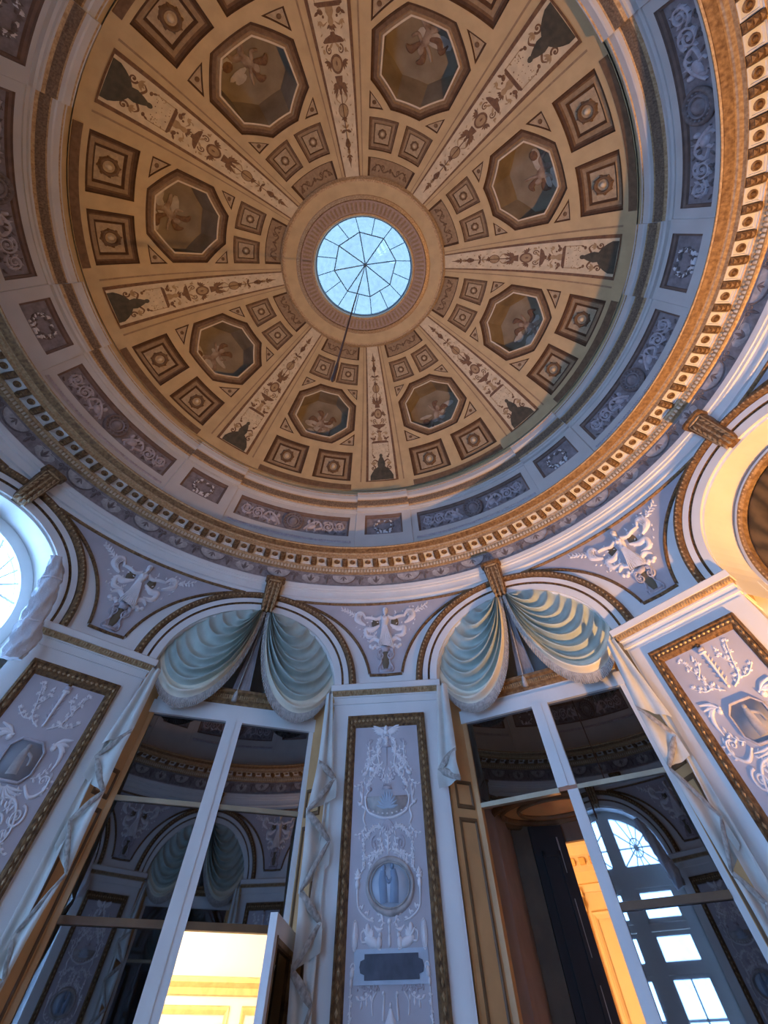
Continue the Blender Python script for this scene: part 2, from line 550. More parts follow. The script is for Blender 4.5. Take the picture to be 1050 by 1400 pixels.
    def half(R):
        R.curve([(.03, 0), (.12, .05), (.22, -.05), (.33, .03)], [.02, .014, .012, .006], .014)
        R.spiral(.15, -.02, .045, 1.4, 1.2, .010, .012)
        R.spiral(.28, .03, .035, 1.4, 4.0, .009, .012)
        for k in range(5): R.leaf(.07 + .06 * k, (-1) ** k * .02, .05, .014, (-1) ** k * 1.0, .010)
    sc.mirror(half)
    sc.blob(0, 0, .03, .045, .016)
    me_scroll = sc.build('scroll', COFFER, True, dmap(*cA, .033))
    dot = Rel(); dot.blob(0, 0, .035, .03, .012)
    tri_dots = [dot.build('stud', COFFER, True, dmap(*c, .024)) for _, c in tri]
    figs = [figure(k).build('painted_figure', [FIGURE, FIGURELIGHT, ARAB], False, dmap(cO[0], cO[1] - 3.0, .375)) for k in range(8)]
    for i, az in enumerate(BAYS):
        rz = rzof(az)
        for me, rs in ((me_sqL, ros_sq[0]), (me_sqR, ros_sq[1])):
            c = obj('square_coffer', me, dome, rz); obj('rosette', rs, c)
        c = obj('octagonal_coffer', me_oc, dome, rz); obj('painted_figure', figs[i], c)
        for me, rs in ((me_smL, ros_sm[0]), (me_smR, ros_sm[1])):
            c = obj('small_coffer', me, dome, rz); obj('rosette', rs, c)
        c = obj('curved_coffer', me_arc, dome, rz); obj('scroll', me_scroll, c)
        for (me, _), dt in zip(tri, tri_dots):
            c = obj('triangular_coffer', me, dome, rz); obj('stud', dt, c)

    # painted ribs
    bm = MB()
    ts = [14.6 + (66.2 - 14.6) * k / 40 for k in range(41)]
    for x0, x1, h, mi in ((-4.85, 4.85, .010, 1), (-4.1, 4.1, .016, 0)):
        us = [x0 + (x1 - x0) * k / 4 for k in range(5)]
        tt = ts if mi == 1 else [t + (0.45 if k == 0 else (-0.5 if k == 40 else 0)) for k, t in enumerate(ts)]
        bm.grid([[domeP(u, t, h) for u in us] for t in tt], mi)
    for s in (-1, 1):
        bm.grid([[domeP(s * 4.85, t, 0), domeP(s * 4.85, t, .010)] for t in ts], 1)
        for x0, x1 in ((6.2, 6.6),):
            bm.grid([[domeP(s * x0, t, .004), domeP(s * x1, t, .004)] for t in ts], 2)
    me_rib = bm.build('rib_band', [BANDCREAM, ARAB, COFFERMID], True)
    # arabesque, in metres at the foot of the band (+-.25 across, 2.9 tall)
    A = Rel(); j = random.Random(21)
    TH = .003
    def sym(f):
        for sd in (-1, 1): f(sd)
    def sil(prof, mi):                       # silhouette of a turned object from (half width, height)
        A.plate([(w_, v_) for w_, v_ in prof] + [(-w_, v_) for w_, v_ in prof[::-1]], TH, mi)
    def tuft(u, v, n, L, spread, mi, base=pi / 2):
        for k in range(n): A.leaf(u, v, L * j.uniform(.8, 1.1), L * .20, base + spread * (k / max(1, n - 1) - .5), TH, mi)
    # dark rocky mound with a seated herm
    sil([(.235, .01), (.235, .10), (.20, .17), (.15, .24), (.08, .29)], 1)
    for k in range(9): A.blob(j.uniform(-.17, .17), j.uniform(.05, .24), .05, .035, TH, mi=1)
    sil([(.07, .27), (.085, .36), (.055, .45), (.03, .50)], 1); A.disc(0, .53, .036, .042, TH, 10, 1)
    def a1(sd):
        A.spiral(sd * .175, .27, .055, 1.3, pi / 2, .014, TH, sd, 0)
        tuft(sd * .17, .33, 4, .09, 1.6, 2)
        A.curve([(sd * .07, .40), (sd * .14, .44), (sd * .19, .40)], [.018, .014, .006], TH, 6, 0)
        A.blob(sd * .15, .50, .030, .022, TH, mi=0); A.leaf(sd * .16, .51, .07, .016, pi / 2 - sd * .5, TH, 0)
    sym(a1)
    for k in range(26): A.disc(j.uniform(-.20, .20), j.uniform(.56, .78), .008, .007, TH, 6, j.choice((0, 2)))
    # pedestal with two birds and a basket
    sil([(.20, .80), (.20, .825), (.17, .84), (.17, .85)], 0)
    def a2(sd):
        A.stroke([(sd * .19, .56), (sd * .19, .80)], .006, TH, 2)
        A.blob(sd * .14, .895, .045, .030, TH, -.5 * sd, mi=0); A.blob(sd * .105, .945, .018, .018, TH, mi=0); A.leaf(sd * .16, .89, .085, .020, pi / 2 - sd * 1.1, TH, 0)
        A.curve([(sd * .20, .98), (sd * .13, 1.03), (sd * .06, 1.0)], [.004, .012, .004], TH, 6, 2)
        tuft(sd * .17, .98, 3, .07, 1.4, 2)
    sym(a2)
    sil([(.055, .85), (.06, .90), (.03, .95), (.045, 1.0), (.02, 1.04)], 2); tuft(0, 1.02, 5, .09, 2.0, 0)
    # wide tazza
    sil([(.03, 1.10), (.04, 1.13), (.13, 1.16), (.18, 1.20), (.16, 1.215)], 0)
    def a3(sd):
        A.spiral(sd * .10, 1.29, .055, 1.4, -pi / 2, .011, TH, sd, 0); A.leaf(sd * .02, 1.22, .10, .018, pi / 2 - sd * .9, TH, 2)
        A.blob(sd * .19, 1.30, .022, .030, TH, mi=2)
    sym(a3)
    # shield with figure
    A.disc(0, 1.45, .115, .115, TH, 18, 0); A.disc(0, 1.45, .082, .085, TH * 1.6, 16, 2); A.blob(0, 1.44, .03, .055, TH * 2, mi=0)
    sym(lambda sd: tuft(sd * .12, 1.42, 4, .10, 1.5, 0, pi / 2 - sd * .9))
    # winged figure
    sil([(.075, 1.585), (.06, 1.67), (.045, 1.73), (.02, 1.76)], 0); A.disc(0, 1.785, .030, .034, TH, 10, 0)
    def a4(sd):
        for k in range(4): A.leaf(sd * .03, 1.68, .20 - .03 * k, .028, pi / 2 - sd * (.55 + .28 * k), TH, 0)
        A.curve([(sd * .05, 1.80), (sd * .12, 1.86), (sd * .05, 1.92)], [.006, .012, .006], TH, 6, 2)
    sym(a4)
    A.stroke([(0, 1.80), (0, 2.78)], .010, TH, 0)
    # ball, leafy cross, small vase and spear head
    A.disc(0, 2.02, .105, .085, TH, 16, 2); A.ring(0, 2.02, .105, .085, .016, TH, 16, 0); tuft(0, 2.10, 5, .09, 2.2, 0)
    sym(lambda sd: (A.leaf(0, 2.28, .15, .024, pi / 2 - sd * 1.35, TH, 0), A.leaf(0, 2.25, .11, .020, pi / 2 - sd * 2.0, TH, 2), A.blob(sd * .15, 2.28, .02, .02, TH, mi=2)))
    sil([(.03, 2.40), (.075, 2.46), (.085, 2.50), (.03, 2.54), (.045, 2.57)], 0); tuft(0, 2.56, 5, .08, 1.8, 2)
    sil([(.03, 2.66), (.06, 2.71), (.02, 2.77), (.004, 2.84)], 0)
    sym(lambda sd: A.leaf(0, 2.64, .11, .018, pi / 2 - sd * 1.2, TH, 0))
    for k in range(34):
        sd = (-1) ** k; v_ = .60 + .064 * k
        A.leaf(sd * j.uniform(.15, .21), v_, .05, .010, j.uniform(0, pi), TH, 2)
    cum = [0.0]; tl = [14.9 + .25 * k for k in range(220)]
    for k in range(1, 220):
        t_ = radians(tl[k]); cum.append(cum[-1] + hypot(DA * sin(t_), DH * cos(t_)) * radians(.25))
    def amap(u, v, h):
        v = max(0.0, min(v * .985, 2.95)); k = 0
        lo, hi = 0, 219
        while hi - lo > 1:
            md = (lo + hi) // 2
            if cum[md] <= v: lo = md
            else: hi = md
        t_ = tl[lo] + .25 * (v - cum[lo]) / max(1e-6, cum[lo + 1] - cum[lo])
        return domeP(math.degrees(u / 3.86), t_, .016 + h)
    me_arab = A.build('arabesque', [ARAB, ARABDARK, ARABMID], False, amap)
    for az in SECT:
        b = obj('rib_band', me_rib, dome, rzof(az)); obj('arabesque', me_arab, b)
    # dark strip at the foot of each coffered bay
    st = MB()
    st.grid([[domeP(-13.4 + 26.8 * k / 20, t, h) for t, h in ((11.2, 0.0), (11.2, .012), (13.4, .012), (13.4, 0))] for k in range(21)])
    me_st = st.build('foot_strip', COFFER)
    for az in BAYS: obj('foot_strip', me_st, dome, rzof(az))

    # ring round the eye of the dome
    mb = MB()
    prof = [(1.66, 8.235), (1.615, 8.215), (1.60, 8.232), (1.57, 8.238), (1.36, 8.292), (1.345, 8.275), (1.285, 8.268), (1.27, 8.292), (1.055, 8.335), (1.04, 8.315), (1.01, 8.318), (1.00, 8.34), (1.00, 8.50)]
    mids = [0, 0, 0, 1, 0, 0, 2, 3, 0, 0, 0, 4]
    mb.revolve(prof, mids, n=96)
    ring = obj('eye_ring', mb.build('eye_ring', [BRIGHTGOLD, STILE, GOLD, OCULUS, DRUMWHITE], True), dome)
    bd = MB()
    for k in range(120):
        c = polar(1.315, k * 3, 8.262)
        bd.add([c + Vector(p) * .016 for p in ((1, 0, 0), (0, 1, 0), (-1, 0, 0), (0, -1, 0), (0, 0, -1.2))], [(0, 1, 4), (1, 2, 4), (2, 3, 4), (3, 0, 4)])
    obj('bead_row', bd.build('bead_row', BRIGHTGOLD, True), ring, kind='stuff')
    fl = MB()
    for k in range(90):
        a = k * 4.0
        fl.add([polar(1.25, a - 1.1, 8.298), polar(1.25, a + 1.1, 8.298), polar(1.07, a + 1.1, 8.333), polar(1.07, a - 1.1, 8.333), polar(1.16, a, 8.300)],
               [(0, 1, 4), (1, 2, 4), (2, 3, 4), (3, 0, 4)])
    obj('fluting', fl.build('fluting', COFFERMID), ring, kind='stuff')
    return dome
DOME = build_dome()

# ------------------------------------------------------------------ skylight
def build_skylight():
    sk = thing('window_4', 'round glass skylight with eight radiating bars at the dome centre', 'skylight', 0, 0, 8.34, kind='structure')
    mb = MB(); mb.revolve([(1.0, 8.46), (0.985, 8.46), (0.985, 8.56), (1.03, 8.56), (1.03, 8.46)], 0, n=64)
    part('curb_ring', mb.build('curb_ring', BARMETAL, True), sk)
    OFF = 3.0; RO, ZO, RI, ZI, ZH = 1.0, 8.58, 0.715, 9.15, 9.36
    def po(k): return polar(RO, OFF + k * 22.5, ZO)
    def pi_(k):
        if k % 2 == 0: return polar(RI, OFF + k * 22.5, ZI)
        return (polar(RI, OFF + (k - 1) * 22.5, ZI) + polar(RI, OFF + (k + 1) * 22.5, ZI)) / 2
    hub = Vector((0, 0, ZH))
    for k in range(16):
        m = MB(); m.add([po(k), polar(RO, OFF + k * 22.5 + 11.25, ZO), po(k + 1), pi_(k + 1), pi_(k)], [(0, 1, 2, 3, 4)])
        part('side_pane', m.build('side_pane', SKYPANE2), sk)
        m = MB(); m.tube([po(k), pi_(k)], .009, 6); part('side_bar', m.build('side_bar', BARMETAL), sk)
    for k in range(8):
        a, b = pi_(2 * k), pi_(2 * k + 2)
        m = MB(); m.add([a, b, hub], [(0, 1, 2)]); part('top_pane', m.build('top_pane', SKYPANE), sk)
        m = MB(); m.tube([a, hub], .013, 6); part('top_bar', m.build('top_bar', BARMETAL), sk)
        m = MB(); m.tube([a, b], .012, 6); part('ring_bar', m.build('ring_bar', BARMETAL), sk)
    m = MB(); m.tube([hub + Vector((0, 0, .03)), hub - Vector((0, 0, .05))], .045, 10); part('hub', m.build('hub', BARMETAL), sk)
    m = MB(); m.revolve([(1.0, 8.50), (1.0, 8.58)], 0, n=64); part('glass_curb', m.build('glass_curb', SKYPANE2), sk)
build_skylight()

def build_cord():
    c = thing('hanging_cord', 'thin brown cable hanging straight down from the skylight hub', 'cable', 0, 0, 3.1)
    m = MB(); m.tube([(0, 0, 9.33), (.02, .01, 7.0), (.03, .02, 5.0), (.045, .03, 3.35)], .0085, 6)
    part('cable', m.build('cable', CABLE, True), c)
    m = MB(); m.tube([(.045, .03, 3.40), (.046, .03, 3.33), (.047, .03, 3.24), (.047, .03, 3.17), (.047, .03, 3.14)], [.009, .013, .012, .014, .006], 8)
    part('end_plug', m.build('end_plug', CABLE, True), c)
build_cord()

# ------------------------------------------------------------------ drum with framed frieze panels
RD = 4.0
def drumP(az, z, h=0.0): return polar(RD - h, az, z)
def build_drum():
    zb, zt = 4.80, 5.84
    smallp = [(-4.72, 5.350), (4.72, 5.350), (4.72, 5.745), (-4.72, 5.745)]
    longp = [(22.5 - 13.9, 5.335), (22.5 + 13.9, 5.335), (22.5 + 13.9, 5.715), (22.5 - 13.9, 5.715)]
    outer = dens([(-7.05, zb), (-6.95, zb), (6.95, zb), (7.05, zb), (37.95, zb), (37.95, zt), (7.05, zt), (6.95, zt), (-6.95, zt), (-7.05, zt)], 1.4)
    holes = [dens(smallp, 1.2), dens(longp, 1.2)]
    extra = [(x, zb + .08 * j) for j in range(1, 13) for x in (-7.05, -6.95, 6.95, 7.05)]
    V, F = sheet(outer, holes, extra)
    mb = MB()
    def off(u): return .022 if abs(u) < 7.0 else 0.0
    for az in SECT:
        mb.add([drumP(az + u, v, off(u)) for u, v in V], F)
    drum = structure('wall_drum', mb.build('drum', DRUMWHITE, True), 'pale drum wall of framed relief panels beneath the dome', 'wall')
    for f in drum.data.polygons: f.use_smooth = False
    def tray(poly, h0):
        P = dens(poly, 1.2); cu = sum(p[0] for p in poly) / 4; cv = sum(p[1] for p in poly) / 4
        m = MB(); prev = None
        hu = max(p[0] for p in poly) - cu; hv = max(p[1] for p in poly) - cv
        for ins, dp, mi in ((0, 0, 0), (.004, .022, 1), (.028, .030, 1), (.034, .055, 1)):
            su = 1 - ins / (radians(hu) * RD); sv = 1 - ins / hv
            row = [drumP(cu + (u - cu) * su, cv + (v - cv) * sv, h0 - dp) for u, v in P]
            if prev: m.grid([prev, row], mi, closed_v=True)
            prev = row
        # gridded back
        su = 1 - .034 / (radians(hu) * RD); sv = 1 - .034 / hv
        m.grid([[drumP(cu + hu * su * (-1 + 2 * i / 16), cv + hv * sv * (-1 + 2 * j / 2), h0 - .055) for j in range(3)] for i in range(17)], 2)
        return m.build('framed_panel', [DRUMWHITE, PANELEDGE, PANELGREY])
    me_s = tray(smallp, .022); me_l = tray(longp, 0)
    def rmap(az, z, h0): return lambda u, v, h: drumP(az + math.degrees(u / RD), z + v, h0 - .055 + h)
    # wreath, shadow contrast put into the colour of its darker leaves
    W = Rel(); j = random.Random(3)
    for k in range(34):
        a = -pi / 2 + (k / 34) * 2 * pi
        if 1.25 < a < 1.9: continue
        ru, rv = .155, .105
        u, v = ru * cos(a), rv * sin(a) - .005
        d = a + (pi / 2 if cos(a) > 0 else -pi / 2)
        W.leaf(u, v, .055, .018, d + j.uniform(-.7, .7), .022, mi=0 if k % 3 else 1)
        W.leaf(u * .93, v * .93, .045, .016, d + j.uniform(-1.2, 1.2), .028, mi=1 if k % 4 == 0 else 0)
        if k % 4 == 0: W.blob(u, v, .017, .017, .03, mi=1)
    for k in range(9): W.blob(-.10 + .025 * k, -.125 + .01 * (k % 2), .02, .016, .02, mi=0 if k % 2 else 1)
    W.ring(0, 0, .155, .105, .007, .012, 24, 0)
    me_w = W.build('wreath', [DARKREL, STUCCO], True, rmap(0, 5.548, .022))
    # long panel: medallion and mirrored scrolls with a winged beast, darker leaves painted in as shadow
    G = Rel()
    def half(R):
        R.curve([(.20, -.10), (.30, .02), (.42, .08), (.50, -.02), (.40, -.07)], [.012, .026, .024, .016, .008], .03, mi=1)
        R.blob(.33, -.02, .075, .045, .035, .5, mi=1); R.blob(.265, .065, .03, .036, .035, mi=1)
        R.curve([(.28, -.03), (.25, -.09), (.28, -.13)], [.018, .013, .01], .025, mi=1)
        R.curve([(.38, -.05), (.40, -.10), (.37, -.13)], [.018, .013, .01], .025, mi=1)
        for k in range(5): R.leaf(.34 + .018 * k, .02, .12 - .012 * k, .018, 2.0 - .32 * k, .026, mi=1 if k % 2 else 0)
        R.spiral(.60, .0, .105, 2.0, 2.6, .017, .03, -1, mi=1)
        R.spiral(.79, .02, .095, 1.9, 3.6, .016, .03, 1, mi=1)
        R.spiral(.60, .0, .075, 1.2, 0.6, .012, .016, -1, mi=0)
        for k in range(9):
            a = k * .7
            R.leaf(.60 + .06 * cos(a), .06 * sin(a), .06, .018, a + .6, .024, mi=(k % 2))
            R.leaf(.79 + .055 * cos(a), .02 + .055 * sin(a), .055, .017, a - .6, .024, mi=((k + 1) % 2))
        for k in range(6): R.leaf(.48 + .075 * k, -.125, .06, .014, .5 if k % 2 else 2.4, .018, mi=0)
        for k in range(5): R.leaf(.50 + .085 * k, .13, .05, .012, -.5 if k % 2 else -2.4, .016, mi=0)
    G.mirror(half)
    me_g = G.build('scroll_relief', [DARKREL, GREYREL], True, rmap(22.5, 5.525, 0))
    Md = Rel()
    Md.disc(0, 0, .165, .165, .03, 28, 0); Md.ring(0, 0, .155, .155, .022, .025, 28, 0, .03)
    Md.ring(0, 0, .10, .10, .012, .02, 22, 1, .03); Md.blob(0, 0, .07, .085, .03, mi=1, h0=.03)
    for k in range(16): Md.blob(.128 * cos(k * pi / 8), .128 * sin(k * pi / 8), .012, .012, .015, n=6, mi=1, h0=.03)
    me_m = Md.build('medallion', [DARKREL, PANELGREY], True, rmap(22.5, 5.525, 0))
    # thin leaf moulding under the long panels
    tm = MB(); a0, a1 = 22.5 - 14.6, 22.5 + 14.6
    tm.revolve([(4.0, 5.235), (3.985, 5.232), (3.975, 5.215), (3.985, 5.20), (4.0, 5.197)], [0, 1, 1, 0], a0, a1, 30)
    for k in range(60):
        a = a0 + (a1 - a0) * (k + .5) / 60
        c = polar(3.974, a, 5.216)
        tm.add([polar(3.974, a - .12, 5.202), polar(3.974, a + .12, 5.202), polar(3.974, a + .12, 5.230), polar(3.974, a - .12, 5.230), polar(3.966, a, 5.216)], [(0, 1, 4), (1, 2, 4), (2, 3, 4), (3, 0, 4)], 1)
    me_tm = tm.build('leaf_moulding', [DRUMWHITE, GREYREL])
    bs = MB(); bs.revolve([(4.0, 5.205), (3.965, 5.20), (3.965, 4.84)], 0, -7.9, 7.9, 12)
    for az in SECT:
        p = obj('wreath_panel', me_s, drum, rzof(az)); obj('wreath', me_w, p)
        p = obj('scroll_panel', me_l, drum, rzof(az)); obj('scroll_relief', me_g, p); obj('medallion', me_m, p)
        obj('leaf_moulding', me_tm, drum, rzof(az))

def build_upper_cornice():
    prof = [(4.02, 5.80), (3.985, 5.80), (3.975, 5.825), (3.955, 5.83), (3.955, 5.855), (3.938, 5.868), (3.930, 5.873), (3.905, 5.895), (3.882, 5.945), (3.870, 5.952), (3.862, 5.955), (3.842, 5.962), (3.832, 5.975), (3.832, 6.055), (3.820, 6.062), (3.820, 6.078), (3.99, 6.10), (3.95, 6.30)]
    mids = [0, 0, 0, 0, 2, 2, 1, 1, 2, 0, 0, 0, 0, 2, 0, 0, 3]
    mats = [DRUMWHITE, mat('dull_bronze_leaf', (0.27, 0.19, 0.12), .5, .25, scale=60, bump=.5, rgb2=(.12, .08, .05)), BRIGHTGOLD, STILE]
    mb = MB(); mb.revolve(prof, mids, n=128)
    c = structure('trim_3', mb.build('upper_cornice', mats, False), 'upper ring cornice with gilt hollow at the foot of the dome', 'cornice')
    sh = [(r - .05 if r < 4.0 else r, z) for r, z in prof[:-2]] + [(3.93, 6.10)]
    m2 = MB(); m2.revolve(sh, mids[:len(sh) - 1], -6.9, 6.9, 10)
    for s in (-6.9, 6.9):
        m2.add([polar(r, s, z) for r, z in sh] + [polar(4.02, s, 6.10)], [tuple(range(len(sh) + 1))], 0)
    me = m2.build('cornice_break', mats)
    for az in SECT: obj('cornice_break', me, c, rzof(az))
build_drum(); build_upper_cornice()

# ------------------------------------------------------------------ main cornice with modillions
NM = 104
def build_main_cornice():
    prof = [(4.02, 4.87), (3.60, 4.825), (3.562, 4.812), (3.555, 4.795), (3.566, 4.786), (3.575, 4.788), (3.61, 4.775), (3.640, 4.768), (3.655, 4.770), (3.660, 4.756), (3.692, 4.752), (3.694, 4.722), (3.700, 4.722), (3.700, 4.742), (3.862, 4.742), (3.864, 4.712), (3.872, 4.708), (3.882, 4.690), (3.888, 4.688), (3.888, 4.640), (3.905, 4.636), (3.918, 4.630)]
    mids = [0, 0, 1, 1, 2, 2, 2, 1, 1, 1, 1, 1, 0, 0, 0, 1, 1, 1, 1, 1, 1, 2]
    mids = mids[:len(prof) - 1]
    mats = [WHITE, BRIGHTGOLD, GOLD]
    mb = MB(); mb.revolve(prof, mids, n=208)
    c = structure('trim_1', mb.build('main_cornice', mats), 'gilded main cornice ring with modillions and rosettes below the drum', 'cornice')
    st = 360.0 / NM
    # gilt leaf bracket
    b = MB()
    hw = .60
    def q(a, r, z): return polar(r, a, z)
    ys = [(3.702, 4.738, 4.718), (3.72, 4.738, 4.704), (3.78, 4.738, 4.694), (3.83, 4.738, 4.698), (3.860, 4.738, 4.706)]
    top = [[q(-hw, r, z1), q(-hw * .9, r, z2), q(-hw * .35, r, z2 - .006), q(hw * .35, r, z2 - .006), q(hw * .9, r, z2), q(hw, r, z1)] for r, z1, z2 in ys]
    b.grid(top, 0)
    b.add(top[0], [tuple(range(6))]); b.add(top[-1], [tuple(range(6))])
    for k in range(3):
        r0 = 3.715 + .047 * k
        b.add([q(-.42, r0, 4.692), q(.42, r0, 4.692), q(.30, r0 + .04, 4.692), q(-.30, r0 + .04, 4.692), q(0, r0 + .02, 4.680)], [(0, 1, 4), (1, 2, 4), (2, 3, 4), (3, 0, 4)], 1)
    me_b = b.build('modillion', [BRONZE, GOLD])
    # white soffit square with its rosette
    s = MB(); W = 1.06
    def sq(k, z): return [q(-W * k, 3.782 - .078 * k, z), q(W * k, 3.782 - .078 * k, z), q(W * k, 3.782 + .078 * k, z), q(-W * k, 3.782 + .078 * k, z)]
    rings = [sq(1, 4.742), sq(1, 4.722), sq(.80, 4.722), sq(.76, 4.732)]
    for i in range(3): s.grid([rings[i], rings[i + 1]], 0, closed_v=True)
    s.add(rings[3], [(0, 1, 2, 3)], 0)
    me_s = s.build('soffit_square', WHITE)
    r = Rel(); r.disc(0, 0, .042, .042, .006, 14, 0); r.ring(0, 0, .034, .034, .008, .010, 14, 0, .004)
    r.blob(0, 0, .020, .020, .014, n=8, mi=1, h0=.006)
    me_r = r.build('rosette', [GOLD, BRONZE], True, lambda u, v, h: polar(3.782 + v, math.degrees(u / 3.782), 4.732 - h))
    for k in range(NM):
        obj('modillion', me_b, c, rzof((k + .5) * st))
        o = obj('soffit_square', me_s, c, rzof(k * st)); obj('rosette', me_r, o)
    bd = MB()
    for k in range(520):
        a = 360.0 * k / 520
        p = [polar(3.884, a - .22, 4.686), polar(3.884, a + .22, 4.686), polar(3.884, a + .22, 4.646), polar(3.884, a - .22, 4.646), polar(3.862, a, 4.664)]
        bd.add(p, [(0, 1, 4), (1, 2, 4), (2, 3, 4), (3, 0, 4)])
    obj('bead_row', bd.build('bead_row', mat('pale_gilt_bead', (0.68, 0.55, 0.38), .45, .1), True), c, kind='stuff')

    # painted scroll frieze and white architrave below
    prof = [(3.918, 4.632), (3.920, 4.625), (3.920, 4.470), (3.910, 4.466), (3.902, 4.452), (3.890, 4.448), (3.890, 4.40), (3.900, 4.395), (3.900, 4.372), (3.915, 4.366), (3.915, 4.305), (3.905, 4.300), (3.905, 4.286), (3.925, 4.278), (3.925, 4.235), (3.945, 4.23)]
    mids = [0] * 3 + [2, 2] + [1] * 10
    mb = MB(); mb.revolve(prof, mids, n=160)
    f = structure('trim_2', mb.build('architrave', [FRIEZEGREY, WHITE, GREYREL]), 'grey scroll frieze over a plain white architrave ring', 'frieze')
    def fmap(u, v, h): return polar(3.920 - h, math.degrees(u / 3.92), 4.548 + v)
    def half_ell(a, b, v0, n=14): return [(a * cos(pi * k / n), v0 + b * sin(pi * k / n)) for k in range(n + 1)]
    L = Rel()
    L.plate(half_ell(.165, -.105, .060), .004, 0)
    L.stroke(half_ell(.175, -.112, .062), .008, .012, 1)
    L.leaf(0, .045, .06, .02, -pi / 2, .010, 1); L.leaf(0, .05, .07, .013, -pi / 2 + .8, .010, 1); L.leaf(0, .05, .07, .013, -pi / 2 - .8, .010, 1)
    me_l = L.build('lunette', [LUNETTE, DARKREL], False, fmap)
    P = Rel()
    P.plate([(0, -.065), (.06, -.055), (.12, -.02), (.125, .02), (.09, .045), (.045, .035), (.035, .06), (0, .068), (-.035, .06), (-.045, .035), (-.09, .045), (-.125, .02), (-.12, -.02), (-.06, -.055)], .004, 0)
    P.leaf(0, -.04, .10, .022, pi / 2, .012, 1); P.leaf(0, -.04, .08, .016, pi / 2 + .7, .010, 1); P.leaf(0, -.04, .08, .016, pi / 2 - .7, .010, 1)
    me_p = P.build('palmette', [LUNETTE, DARKREL], False, fmap)
    T = Rel(); T.leaf(0, -.06, .11, .020, pi / 2, .010, 0); T.spiral(-.03, .03, .03, 1.2, 0, .007, .010, 1); T.spiral(.03, .03, .03, 1.2, pi, .007, .010, -1)
    me_t = T.build('leaf_sprig', [DARKREL], False, fmap)
    for k in range(52):
        a = -1.73 + 6.923 * k
        obj('lunette' if k % 2 else 'palmette', me_l if k % 2 else me_p, f, rzof(a))
        obj('leaf_sprig', me_t, f, rzof(a + 3.46))
build_main_cornice()

